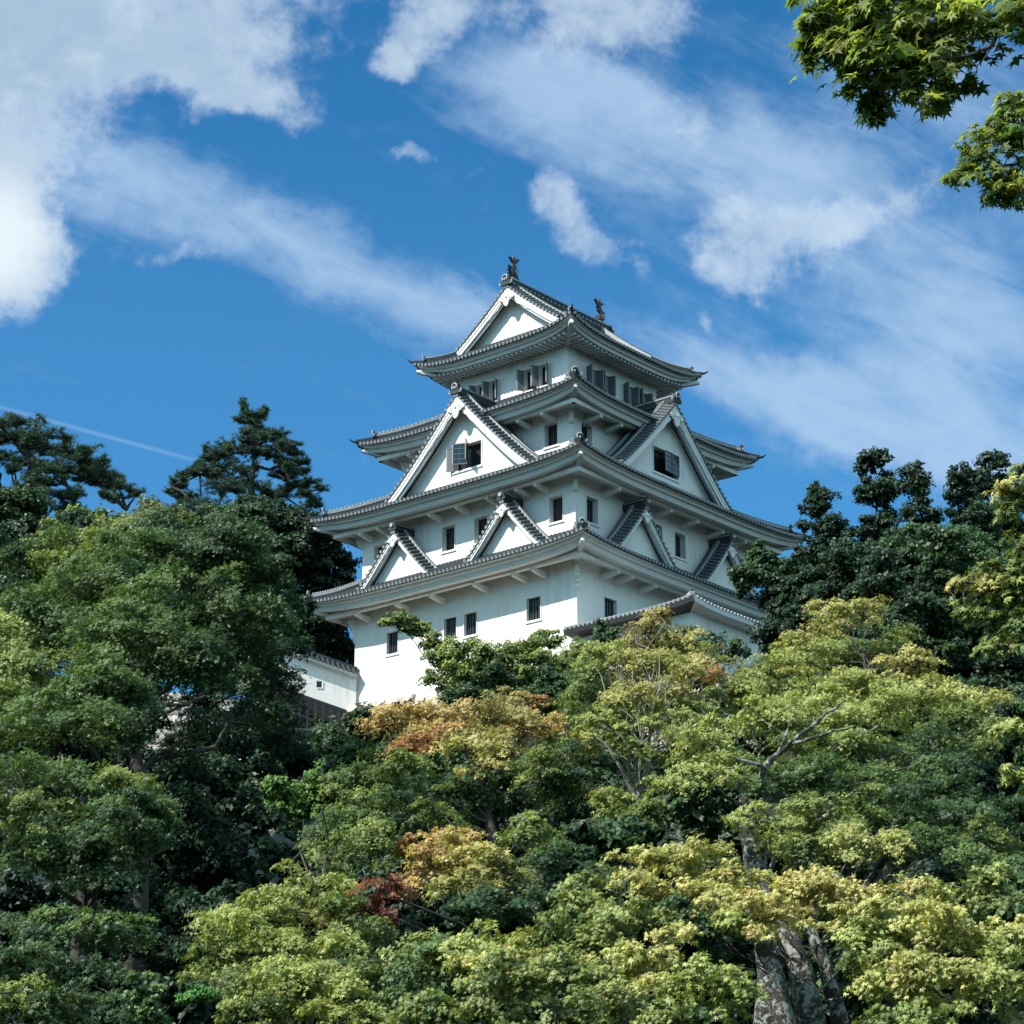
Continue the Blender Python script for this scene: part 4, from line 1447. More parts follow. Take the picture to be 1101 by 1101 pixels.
def make_crown(lobes, style, leaf, spray, seed, cov=1.0, tmpl='tri', hang=.45, core=1.0):
    """lobes: (px,py,rx,ry,Yd,colour A,colour B[,density])"""
    rg = np.random.default_rng(seed)
    leaf *= 1.0 if style == 'maple' else 0.9
    C, Nn, Tt, S, K = [], [], [], [], []
    centers = []
    more = []
    for lb in lobes:
        px, py, rx, ry, Yd = lb[:5]; rest = tuple(lb[5:])
        k_ = .88 if min(rx, ry) > 5 else 1.0
        more.append((px, py, rx * k_, ry * k_, Yd) + rest + ((1.0,) if len(rest) < 3 else ()) + ('main',))
        if rx * ry < 60: continue
        for q in range(6):
            a = rg.uniform(0, 2 * math.pi); f = rg.uniform(.45, 1.0)
            sc = rg.uniform(.22, .50)
            more.append((px + rx * f * math.cos(a), py + (ry * .75 + min(rx, 2.2 * ry) * .28) * f * math.sin(a) * 1.25, rx * sc, max(ry * sc * 1.35, 4), Yd + rg.uniform(-1, 1) * rx * f * px_scale(at(px, py, Yd)) * .8) + rest + ((1.0,) if len(rest) < 3 else ()) + ('sub',))
    for li, lb in enumerate(more):
        px, py, rx, ry, Yd, ca, cb = lb[:7]
        den = lb[7]
        P = at(px, py, Yd); s = px_scale(P)
        ax, az = rx * s, ry * s
        ay = max(min(ax, az * 1.6), 0.5 * ax)
        P = np.array(P)
        rs = min(spray, max(ax, az) * .9)
        area = 4 * math.pi * ((ax * ay) ** 1.6 / 3 + (ax * az) ** 1.6 / 3 + (ay * az) ** 1.6 / 3) ** (1 / 1.6)
        ns = max(3, int(den * cov * 0.95 * area / (math.pi * rs * rs)))
        ca, cb = np.array(PAL[ca]), np.array(PAL[cb])
        cl = []
        for i in range(ns):
            u = norm(rg.normal(size=3))
            if u[2] < -.35 and rg.random() < .6: u[2] *= -1
            rho = rg.random() ** .33
            r_i = rs * rg.uniform(.6, 1.25)
            c = P + u * rho * np.array([ax, ay, az]) * (rg.uniform(.82, 1.08) if rg.random() > .14 else rg.uniform(1.1, 1.45))
            cl.append(c)
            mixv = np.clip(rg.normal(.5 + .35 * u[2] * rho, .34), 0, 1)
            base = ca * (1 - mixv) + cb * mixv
            base = base * rg.uniform(.8, 1.22)
            if style == 'maple':
                nd = norm(np.array([0, 0, 1.0]) + .42 * np.array([u[0], u[1], 0]) + rg.normal(0, .30, 3))
                n = int(1.15 * math.pi * r_i ** 2 / (.42 * leaf * leaf)) + 3
                n = min(n, 1400)
                nb = rg.integers(5, 9); dirs = rg.uniform(0, 2 * math.pi, nb); ln_ = rg.uniform(.55, 1.35, nb); kk = rg.integers(0, nb, n)
                q_ = rg.random(n) ** .7; rr = r_i * q_ * ln_[kk]; th = dirs[kk] + rg.normal(0, .20, n) + (rg.random(n) < .25) * rg.normal(0, 1.0, n)
                # ragged fans: modulate the outline
                a = norm(np.cross(nd, [.3, 1, .1])); b = np.cross(nd, a)
                rad = np.cos(th)[:, None] * a + np.sin(th)[:, None] * b
                off = rad * rr[:, None] + nd * (rg.normal(0, .11 * r_i, n)[:, None])
                off[:, 2] -= .30 * rr ** 2 / r_i
                pos = c + off
                nr = nd * .35 + rg.normal(0, .50, (n, 3)) + rad * .22 + hang * np.array([u[0], u[1], .1]) + np.array(SUN) * .75
                tp = rad * .6 + rg.normal(0, .4, (n, 3)); tp[:, 2] -= .8
            else:
                n = int(2.0 * math.pi * r_i ** 2 / (.42 * leaf * leaf)) + 4
                n = min(n, 700)
                d = norm(rg.normal(size=(n, 3))); 
                d[:, 2] = np.where(d[:, 2] < -.3, -d[:, 2], d[:, 2])
                rr = r_i * rg.random(n) ** .4 * (1 + .2 * np.sin(d[:, 0] * 7 + rg.uniform(0, 6)))
                pos = c + d * rr[:, None] * np.array([1, 1, .72])
                nr = d * .8 + np.array(SUN) * .6 + rg.normal(0, .5, (n, 3))
                tp = d + rg.normal(0, .6, (n, 3)); tp[:, 2] -= .2
            mm_ = np.clip(rg.normal(0, .28, (n, 1)), -.5, .8)
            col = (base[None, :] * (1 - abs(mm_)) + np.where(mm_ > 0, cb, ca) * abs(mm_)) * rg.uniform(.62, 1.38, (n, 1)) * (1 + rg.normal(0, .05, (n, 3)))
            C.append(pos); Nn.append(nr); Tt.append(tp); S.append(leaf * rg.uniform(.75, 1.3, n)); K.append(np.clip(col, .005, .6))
        # inner leaves that close the crown
        n = int(core * den ** 1.5 * 1.9 * math.pi * ax * az / (.36 * (leaf * 1.75) ** 2))
        if n > 0:
            u = norm(rg.normal(size=(n, 3)))
            pos = P + u * (rg.random((n, 1)) ** .5) * .84 * np.array([ax, ay, az])
            m = rg.random((n, 1))
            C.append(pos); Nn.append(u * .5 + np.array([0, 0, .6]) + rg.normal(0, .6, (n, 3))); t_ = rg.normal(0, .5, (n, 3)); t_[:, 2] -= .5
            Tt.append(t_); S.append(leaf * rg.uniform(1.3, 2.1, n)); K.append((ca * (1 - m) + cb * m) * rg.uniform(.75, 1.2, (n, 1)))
        centers.append((P, (ax, ay, az), cl, lb[-1] == 'main'))
    return np.concatenate(C), np.concatenate(Nn), np.concatenate(Tt), np.concatenate(S), np.concatenate(K), centers


def bez(a, b, sag=0.0, n=5, wob=0.0, rg=random):
    a, b = Vector(a), Vector(b)
    out = []
    L = (b - a).length
    for i in range(n + 1):
        t = i / n
        p = a.lerp(b, t)
        p.z += sag * L * math.sin(math.pi * t)
        if 0 < i < n: p += Vector((rg.uniform(-1, 1), rg.uniform(-1, 1), rg.uniform(-1, 1))) * wob * L
        out.append(p)
    return out


def branch_mesh(base, stem, centers, r0, seed, mat, twig=.35, limb=1.0, extra=None):
    """one woody mesh: trunk through the stem points, limbs into every lobe, twigs into the sprays"""
    rg = random.Random(seed)
    mb = MB()
    pts = [Vector(base)] + [Vector(p) for p in stem]
    fine = []
    for a, b in zip(pts, pts[1:]): fine += bez(a, b, 0, 3, .03, rg)[:-1]
    fine.append(pts[-1])
    n = len(fine)
    rad = [r0 * (1 - .78 * (i / (n - 1)) ** 1.3) * (1.35 if i == 0 else 1) for i in range(n)]
    mb.tube(fine, rad, mat, 12)
    mains = [Vector(c[0]) for c in centers if c[3]]
    for P, ax, cl, is_main in centers:
        P = Vector(P)
        if is_main:
            # leave the stem well below the lobe
            def cost(i_):
                q_ = fine[i_]; h_ = math.hypot(q_.x - P.x, q_.y - P.y)
                return (q_ - P).length + 1.5 * max(0, q_.z - (P.z - .35 * h_ - .2)) + rg.uniform(0, .12) * n_h
            n_h = (fine[-1] - fine[0]).length
            i0 = max(1, min(range(n), key=cost))
            a = fine[i0]
            if limb < .1 and extra:
                pool = [Vector(q_) for path, _a, _b in extra for q_ in path] + [m_ for m_ in mains if (m_ - P).length > .01 and m_.x > P.x]
                a = min(pool, key=lambda q_: (q_ - P).length)
            rr = min(rad[i0] * .45 * limb, .015 + .028 * (fine[i0] - P).length)
        else:
            a = min(mains, key=lambda q_: (q_ - P).length)
            rr = min(.03 * max(limb, .15), .012 + .01 * (a - P).length)
        q = bez(a, P, .06, 5, .07, rg)
        r_end = max(.002 if limb < .1 else .006 if limb < .3 else .010, rr * .28)
        rr = max(rr, r_end)
        mb.tube(q, [rr + (r_end - rr) * i / 5 for i in range(6)], mat, 6)
        for c in cl:
            if rg.random() > twig: continue
            f = rg.uniform(.35, 1)
            st = q[int(f * 5)]
            w = bez(st, c, .04, 3, .06, rg)
            mb.tube(w, [r_end * .8, r_end * .55, r_end * .4, r_end * .2], mat, 4, False)
    if extra:
        for path, r_a, r_b in extra:
            path = [Vector(p) for p in path]
            ff = []
            for a, b in zip(path, path[1:]): ff += bez(a, b, 0, 3, .04, rg)[:-1]
            ff.append(path[-1])
            mb.tube(ff, [r_a + (r_b - r_a) * i / (len(ff) - 1) for i in range(len(ff))], mat, 8)
    return mb


def tree(name, label, cat, lobes, style='maple', leaf=.08, spray=.5, seed=1, base=None, stem=None, r0=.22, bark='bark', cov=1.0, tmpl='tri',
         group=None, twig=.35, limb=1.0, extra=None, leafmat='leaf', crown_name='crown', hang=.45, core=1.0):
    """base: (px, Yd) of the trunk foot; stem: list of (px,py,Yd)"""
    if base is None:
        px = sum(l[0] for l in lobes) / len(lobes); yd = sum(l[4] for l in lobes) / len(lobes)
        base = (px, yd)
    g = at(base[0], 900, base[1])
    gx, gy = g.x, g.y
    gz = tz(gx, gy) - .25
    root = empty(name, (gx, gy, gz))
    tag(root, label, cat, group or ('maples on the wooded slope' if name == 'maple_tree' else None))
    C, Nn, Tt, S, K, cen = make_crown(lobes, style, leaf, spray, seed, cov, tmpl, hang, core)
    org = np.array([gx, gy, gz])
    foliage_mesh(crown_name, root, C - org, Nn, Tt, S, K, tmpl, M[leafmat])
    if stem is None:
        z_top = max(float(c[0][2]) for c in cen)
        mx = float(np.mean([c[0][0] for c in cen])); my = float(np.mean([c[0][1] for c in cen]))
        stem = [(gx + (mx - gx) * .3 + .2, gy + (my - gy) * .3, gz + (z_top - gz) * .4), (mx, my, gz + (z_top - gz) * .72)]
        stem_w = [Vector(s_) for s_ in stem]
    else:
        stem_w = [at(*s_) for s_ in stem]
    cen_l = [(Vector(c[0]) - Vector(org), c[1], [Vector(q) - Vector(org) for q in c[2]], c[3]) for c in cen]
    ex = [([at(*p) - Vector(org) for p in path], a, b) for path, a, b in extra] if extra else None
    mb = branch_mesh((0, 0, 0), [s_ - Vector(org) for s_ in stem_w], cen_l, r0, seed, M[bark], twig, limb, ex)
    mb.build('trunk', root)
    return root


def pine(name, label, pads, branches, seed, base, group):
    g = at(base[0], 900, base[1]); gz = tz(g.x, g.y) - .3
    org = Vector((g.x, g.y, gz))
    root = empty(name, org); tag(root, label, 'pine tree', group)
    rg = np.random.default_rng(seed)
    C, Nn, Tt, S, K = [], [], [], [], []
    r9 = random.Random(seed)
    pads = list(pads) + [(p[0] + r9.uniform(-1, 1) * p[2], p[1] + r9.uniform(-.2, 1.3) * p[3], p[2] * r9.uniform(.35, .6), p[3] * r9.uniform(.5, .8), p[4] + r9.uniform(-2, 2)) for p in pads if p[2] > 9 for _ in (0, 1)]
    for px, py, rx, ry, Yd in pads:
        P = at(px, py, Yd); s = px_scale(P); ax, az = rx * s, ry * s
        for q in range(2):
            n = int(26 * ax * max(ax, az) * 2.3) + 36
            u = rg.normal(size=(n, 3)); u = norm(u) * (rg.random((n, 1)) ** .45)
            pos = np.array(P) + u * np.array([ax, ax * .9, az * .85]) + (np.array([0, (q - .5) * ax * 1.1, (q - .5) * az * .4]))
            # little fingers of needles along shoots
            nsh = max(7, n // 10)
            sh = rg.integers(0, nsh, n)
            dr = norm(rg.normal(size=(nsh, 3)) * np.array([1, 1, .35])); o0 = rg.normal(0, .32, (nsh, 3)) * np.array([ax, ax * .9, az])
            tt_ = rg.uniform(.1, 1.0, n)[:, None] * rg.uniform(.6, 1.15, nsh)[sh][:, None]
            pos = np.array(P) + o0[sh] + dr[sh] * tt_ * np.array([ax, ax * .9, az * 1.3]) + rg.normal(0, .045, (n, 3))
            pos[:, 2] += .16 * tt_[:, 0] ** 2
            C.append(pos); Nn.append(norm(u * .5 + np.array([0, 0, 1.0]) + rg.normal(0, .3, (n, 3)))); Tt.append(rg.normal(size=(n, 3)))
            S.append(rg.uniform(.19, .34, n))
            m = rg.random((n, 1)) ** 1.5
            K.append((np.array(PAL['pine']) * (1 - m) + np.array(PAL['pinel']) * m) * rg.uniform(.75, 1.25, (n, 1)))
    foliage_mesh('crown', root, np.concatenate(C) - np.array(org), np.concatenate(Nn), np.concatenate(Tt), np.concatenate(S), np.concatenate(K), 'tuft', M['needle'])
    rr = random.Random(seed)
    mb = MB()
    for path, a, b in branches:
        w = [at(*p) - org if p != 'base' else Vector((0, 0, 0)) for p in path]
        ff = []
        for p, q in zip(w, w[1:]): ff += bez(p, q, 0, 3, .035, rr)[:-1]
        ff.append(w[-1])
        mb.tube(ff, [a + (b - a) * i / (len(ff) - 1) for i in range(len(ff))], M['bark'], 9)
    # twigs to pads from the nearest branch point
    allp = [at(*p) - org for path, a, b in branches for p in path if p != 'base']
    for px, py, rx, ry, Yd in pads:
        P = at(px, py, Yd) - org
        st_ = min(allp, key=lambda q: (q - P).length)
        mb.tube(bez(st_, P + Vector((0, 0, -.1)), .05, 4, .06, rr), [.09, .075, .06, .045, .03], M['bark'], 5)
        s = px_scale(P + org)
        for _ in range(5):
            e = P + Vector((rr.uniform(-1, 1) * rx * s, rr.uniform(-1, 1) * rx * s * .8, rr.uniform(-.4, .6) * ry * s))
            mb.tube(bez(P, e, .05, 2, .05, rr), [.035, .025, .015], M['bark'], 4, False)
    mb.build('trunk', root)


G_P = 'pines on the left skyline'
pine('pine_tree', 'gnarled spreading pine leaning out of the far left edge against the sky',
     [(20, 456, 22, 7, 112), (-10, 470, 30, 10, 112), (52, 468, 26, 8, 112), (35, 480, 20, 6, 113), (78, 486, 26, 8, 112), (5, 490, 16, 5, 112), (62, 500, 22, 6, 111), (100, 497, 20, 6, 112),
      (112, 512, 20, 7, 112), (85, 514, 18, 6, 112), (132, 524, 15, 7, 112), (145, 531, 8, 4, 112), (122, 534, 12, 5, 111), (48, 516, 20, 6, 111), (30, 528, 24, 7, 110), (70, 532, 18, 6, 111), (75, 545, 16, 7, 111), (15, 503, 12, 4, 112), (30, 545, 26, 8, 110), (90, 508, 14, 4, 112), (-20, 500, 30, 10, 112), (0, 548, 24, 8, 111), (72, 478, 8, 9, 112), (110, 500, 8, 7, 112)],
     [(['base', (34, 560, 112), (33, 520, 112), (36, 500, 112)], .38, .30), ([(36, 500, 112), (26, 484, 112), (14, 470, 112), (4, 462, 112)], .30, .10), ([(36, 500, 112), (60, 502, 112), (85, 508, 112), (108, 522, 112), (136, 548, 112)], .22, .05),
      ([(60, 502, 112), (72, 522, 112), (80, 540, 112)], .13, .05), ([(14, 470, 112), (-15, 482, 112), (-40, 488, 112)], .14, .05), ([(33, 520, 112), (18, 524, 112), (2, 528, 112)], .12, .04), ([(26, 484, 112), (50, 478, 112), (76, 488, 112)], .12, .05)],
     31, (30, 112), G_P)
pine('pine_tree', 'tall layered pine with an open pointed top left of the castle keep',
     [(261, 436, 3, 8, 141), (264, 446, 5, 8, 141), (277, 448, 10, 5, 141), (284, 443, 5, 4, 141), (268, 455, 12, 5, 141), (274, 465, 12, 6, 141), (258, 452, 6, 3, 141), (300, 466, 9, 3, 141), (288, 470, 16, 5, 141), (262, 474, 16, 5, 141), (312, 478, 10, 3, 141), (300, 483, 18, 5, 141), (248, 480, 14, 5, 141),
      (275, 487, 24, 6, 141), (240, 489, 16, 5, 141), (222, 485, 4, 8, 141), (226, 493, 12, 5, 141), (213, 503, 15, 4, 141), (198, 512, 12, 4, 141), (187, 520, 10, 4, 141), (183, 529, 6, 4, 141), (318, 498, 12, 3, 141), (305, 497, 15, 5, 141), (322, 508, 12, 4, 141), (300, 512, 15, 5, 142),
      (334, 519, 12, 4, 141), (346, 526, 9, 3, 141), (318, 522, 12, 4, 141), (328, 533, 12, 5, 141), (252, 503, 22, 5, 141), (234, 511, 14, 4, 141), (240, 526, 26, 6, 141), (270, 521, 18, 6, 141), (200, 534, 16, 5, 141), (336, 543, 10, 6, 141), (300, 532, 14, 4, 141), (284, 540, 24, 7, 141), (220, 545, 30, 7, 141), (325, 553, 18, 7, 141)],
     [(['base', (272, 600, 141), (271, 545, 141), (271, 510, 141), (276, 480, 141), (272, 455, 141), (262, 432, 141)], .34, .05), ([(271, 510, 141), (245, 515, 141), (215, 510, 141), (186, 524, 141)], .12, .04), ([(274, 500, 141), (290, 505, 141), (306, 516, 141), (330, 530, 141)], .12, .04),
      ([(272, 520, 141), (285, 526, 141), (300, 530, 141), (326, 548, 141)], .12, .05), ([(276, 480, 141), (250, 488, 141), (224, 494, 141)], .10, .03), ([(274, 482, 141), (296, 478, 141), (316, 480, 141)], .08, .03)],
     32, (272, 141), G_P)

G_D = 'dark evergreens behind the left trees'
tree('evergreen_tree', 'dark leafy evergreen close beside the left end of the castle roofs', 'tree',
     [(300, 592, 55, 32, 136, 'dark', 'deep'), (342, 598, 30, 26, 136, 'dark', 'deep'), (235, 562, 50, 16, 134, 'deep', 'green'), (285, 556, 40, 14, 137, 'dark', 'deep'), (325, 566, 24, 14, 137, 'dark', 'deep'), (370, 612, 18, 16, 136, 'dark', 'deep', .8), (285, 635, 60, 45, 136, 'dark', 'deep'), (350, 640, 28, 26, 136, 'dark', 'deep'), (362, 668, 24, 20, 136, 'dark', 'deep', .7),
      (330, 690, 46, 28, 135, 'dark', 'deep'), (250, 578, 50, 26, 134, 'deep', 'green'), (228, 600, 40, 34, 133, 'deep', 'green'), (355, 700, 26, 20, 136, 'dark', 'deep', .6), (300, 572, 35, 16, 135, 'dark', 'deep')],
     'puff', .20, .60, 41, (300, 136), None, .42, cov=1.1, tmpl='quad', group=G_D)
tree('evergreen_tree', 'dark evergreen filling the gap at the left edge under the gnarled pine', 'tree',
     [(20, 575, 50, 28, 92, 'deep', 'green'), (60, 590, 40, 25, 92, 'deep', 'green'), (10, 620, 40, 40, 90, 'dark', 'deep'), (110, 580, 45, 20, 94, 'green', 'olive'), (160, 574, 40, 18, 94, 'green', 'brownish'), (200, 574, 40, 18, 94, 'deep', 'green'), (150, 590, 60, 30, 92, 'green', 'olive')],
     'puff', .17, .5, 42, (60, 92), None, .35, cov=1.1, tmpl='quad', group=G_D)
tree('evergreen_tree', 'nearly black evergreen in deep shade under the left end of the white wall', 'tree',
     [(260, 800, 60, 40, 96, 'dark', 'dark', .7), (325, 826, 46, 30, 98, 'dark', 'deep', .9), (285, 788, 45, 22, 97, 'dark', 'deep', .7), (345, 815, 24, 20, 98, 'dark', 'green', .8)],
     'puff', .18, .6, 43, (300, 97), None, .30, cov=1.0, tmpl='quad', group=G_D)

tree('maple_tree', 'biggest bright green maple, filling the left side of the photo', 'tree',
     [(130, 625, 90, 38, 62, 'green', 'fresh'), (255, 612, 50, 28, 66, 'deep', 'green'), (285, 650, 40, 28, 66, 'deep', 'green'), (215, 580, 55, 20, 67, 'deep', 'green'), (40, 610, 60, 30, 66, 'deep', 'green'), (130, 575, 60, 20, 67, 'green', 'olive'), (215, 610, 60, 38, 64, 'deep', 'green'), (60, 665, 60, 34, 60, 'green', 'fresh'), (150, 680, 70, 40, 58, 'green', 'fresh'), (235, 665, 60, 40, 62, 'deep', 'fresh'), (275, 690, 38, 42, 64, 'deep', 'green'),
      (30, 715, 60, 34, 58, 'fresh', 'lime'), (110, 735, 65, 32, 56, 'green', 'fresh'), (190, 725, 60, 38, 58, 'deep', 'green'), (265, 745, 45, 28, 62, 'deep', 'green', .8), (288, 748, 34, 28, 64, 'dark', 'deep'), (50, 775, 70, 30, 55, 'green', 'fresh'),
      (130, 780, 55, 26, 56, 'deep', 'green', .8), (10, 745, 50, 30, 57, 'fresh', 'lime'), (180, 585, 50, 22, 64, 'deep', 'green'), (90, 600, 60, 24, 64, 'green', 'olive'), (308, 792, 28, 22, 64, 'dark', 'deep', .9), (210, 790, 45, 20, 60, 'dark', 'deep', .5), (15, 800, 50, 26, 56, 'green', 'fresh')],
     'maple', .115, .62, 51, (145, 59), [(150, 850, 59), (142, 800, 59), (150, 740, 60)], .28, cov=1.15, tmpl='tri', twig=.25)
tree('maple_tree', 'green maple with flat tiers reaching right over the dark slope, lower left', 'tree',
     [(60, 835, 80, 20, 47, 'green', 'fresh'), (145, 845, 45, 16, 47, 'olive', 'fresh'), (30, 865, 60, 22, 46, 'green', 'olive'), (120, 875, 60, 22, 46, 'green', 'fresh'), (175, 880, 26, 14, 46, 'green', 'fresh', .8), (60, 905, 60, 16, 45, 'deep', 'green'), (105, 912, 40, 10, 45, 'green', 'fresh', .8), (160, 860, 30, 14, 47, 'green', 'fresh'), (35, 925, 30, 9, 45, 'green', 'fresh', .8), (145, 905, 36, 14, 46, 'deep', 'green'), (100, 935, 50, 10, 45, 'deep', 'green', .8), (142, 888, 36, 22, 45, 'deep', 'green')],
     'maple', .10, .42, 52, (85, 46.5), [(90, 980, 46.5), (88, 900, 46.5), (90, 860, 46.5)], .24, cov=1.05, tmpl='tri', twig=.3)
tree('maple_tree', 'shaded grey-green maple filling the bottom left corner', 'tree',
     [(50, 1000, 70, 18, 37, 'deep', 'green'), (120, 1000, 45, 12, 37, 'green', 'fresh', .8), (20, 1035, 70, 24, 36, 'deep', 'green'), (90, 1050, 55, 20, 36, 'deep', 'green', .8), (30, 1080, 70, 25, 35, 'green', 'olive'), (75, 985, 45, 10, 37, 'green', 'fresh', .7), (90, 1090, 50, 18, 35, 'deep', 'green', .7)],
     'maple', .09, .36, 53, (55, 36.5), None, .2, cov=1.0, tmpl='tri', twig=.5)
tree('shrub', 'small lit shrub at the foot of the dark gap, bottom left', 'shrub',
     [(150, 1080, 20, 26, 33, 'green', 'fresh', .8), (165, 1095, 22, 14, 33, 'green', 'fresh', .7), (212, 1072, 24, 5, 34, 'grass', 'grass', .8)], 'puff', .07, .14, 54, None, None, .03, tmpl='oval', twig=.6)
tree('shrub', 'bright grass green shrub lit by the sun on top of the stone retaining wall', 'shrub',
     [(320, 862, 42, 20, 73, 'grass', 'fresh'), (348, 852, 26, 16, 73, 'grass', 'fresh'), (300, 875, 26, 14, 73, 'grass', 'fresh'), (345, 875, 30, 16, 73, 'grass', 'fresh')],
     'puff', .13, .36, 55, None, None, .08, tmpl='oval', twig=.3)

tree('broadleaf_tree', 'mid green leafy tree in front of the white castle wall with one long sprig', 'tree',
     [(530, 712, 42, 18, 84, 'green', 'olive'), (492, 732, 30, 20, 84, 'green', 'olive'), (575, 722, 36, 22, 84, 'green', 'olive'), (505, 700, 22, 10, 85, 'green', 'olive', .8), (480, 702, 12, 10, 85, 'green', 'olive', .8), (463, 690, 12, 9, 85, 'green', 'olive', .55), (448, 678, 15, 6, 85, 'green', 'olive', .55), (425, 667, 16, 6, 85, 'olive', 'green', .55), (436, 672, 12, 5, 85, 'green', 'olive', .5), (470, 705, 10, 9, 85, 'green', 'olive', .5),
      (520, 755, 50, 22, 83, 'deep', 'green'), (585, 755, 45, 24, 83, 'deep', 'green'), (618, 720, 26, 18, 85, 'green', 'olive'), (590, 690, 18, 6, 85, 'green', 'olive', .45), (655, 692, 22, 14, 88, 'deep', 'green')],
     'puff', .115, .34, 61, (545, 84), None, .26, tmpl='oval', twig=.6, group=None)

tree('maple_tree', 'maple with an orange crown top in front of the stone foundation', 'tree',
     [(470, 768, 58, 15, 52, 'orange', 'gold'), (425, 780, 28, 7, 52, 'gold', 'orange', .8), (530, 772, 42, 17, 52, 'brownish', 'gold'), (450, 795, 36, 12, 51, 'orange', 'rust'), (500, 800, 50, 16, 51, 'olive', 'gold'), (575, 785, 28, 14, 52, 'gold', 'orange', .8), (560, 812, 50, 16, 51, 'olive', 'brownish'), (580, 752, 12, 7, 53, 'rust', 'orange', .7), (518, 825, 26, 7, 50, 'gold', 'yellow', .8),
      (440, 830, 45, 18, 50, 'green', 'olive'), (400, 835, 40, 20, 51, 'green', 'fresh'), (500, 845, 50, 18, 50, 'deep', 'green'), (590, 835, 45, 20, 50, 'green', 'olive'), (385, 860, 40, 16, 50, 'green', 'olive'), (460, 865, 50, 18, 49, 'deep', 'green', .8), (545, 755, 30, 10, 53, 'gold', 'brownish', .8)],
     'maple', .085, .36, 71, (520, 50), [(530, 900, 50), (520, 850, 50.5), (500, 810, 51)], .15, cov=.95, tmpl='tri', twig=.4, bark='bark')
tree('maple_tree', 'low maple turning orange with a dark red patch at its left, lower centre', 'tree',
     [(455, 928, 40, 14, 41, 'orange', 'gold'), (510, 915, 42, 15, 41, 'gold', 'yellow'), (480, 900, 32, 9, 41.5, 'gold', 'orange', .8), (408, 955, 24, 12, 38, 'red', 'rust', .6), (412, 982, 24, 10, 38, 'red', 'red', .5), (550, 940, 40, 14, 41, 'olive', 'brownish'), (500, 950, 48, 12, 40.5, 'olive', 'gold', .8), (440, 910, 14, 8, 42, 'rust', 'orange'),
      (560, 900, 45, 18, 42, 'green', 'olive'), (470, 880, 40, 12, 42.5, 'green', 'olive'), (610, 925, 40, 16, 41, 'deep', 'green', .8), (540, 970, 50, 12, 40, 'deep', 'green', .8)],
     'maple', .08, .30, 72, (560, 41), [(600, 1010, 41), (570, 975, 41), (530, 945, 41)], .12, cov=.95, tmpl='tri', twig=.5)
tree('maple_tree', 'soft olive green maple left of the bottom centre with drooping tiers', 'tree',
     [(270, 985, 65, 20, 38, 'olive', 'lime'), (330, 960, 60, 20, 38.5, 'olive', 'lime'), (240, 1015, 50, 18, 37.5, 'fresh', 'lime'), (310, 1015, 70, 22, 37, 'olive', 'lime'), (255, 1050, 55, 16, 36.5, 'green', 'lime'), (340, 1055, 70, 24, 36, 'olive', 'lime'), (380, 1000, 50, 22, 37.5, 'green', 'olive'), (360, 925, 40, 16, 40, 'green', 'olive'), (400, 905, 45, 18, 42, 'green', 'olive'),
      (270, 1085, 55, 20, 36, 'green', 'olive'), (375, 1090, 60, 20, 35.5, 'olive', 'lime'), (340, 985, 50, 12, 38, 'gold', 'lime', .8), (215, 1030, 18, 8, 37.5, 'fresh', 'lime', .8), (380, 880, 40, 15, 44, 'green', 'fresh'), (350, 900, 30, 12, 43, 'green', 'fresh'), (425, 1040, 50, 22, 36, 'green', 'olive')],
     'maple', .075, .30, 73, (320, 37.5), [(330, 1120, 37.5), (325, 1040, 37.5), (320, 980, 38)], .16, cov=1.0, tmpl='tri', twig=.3)

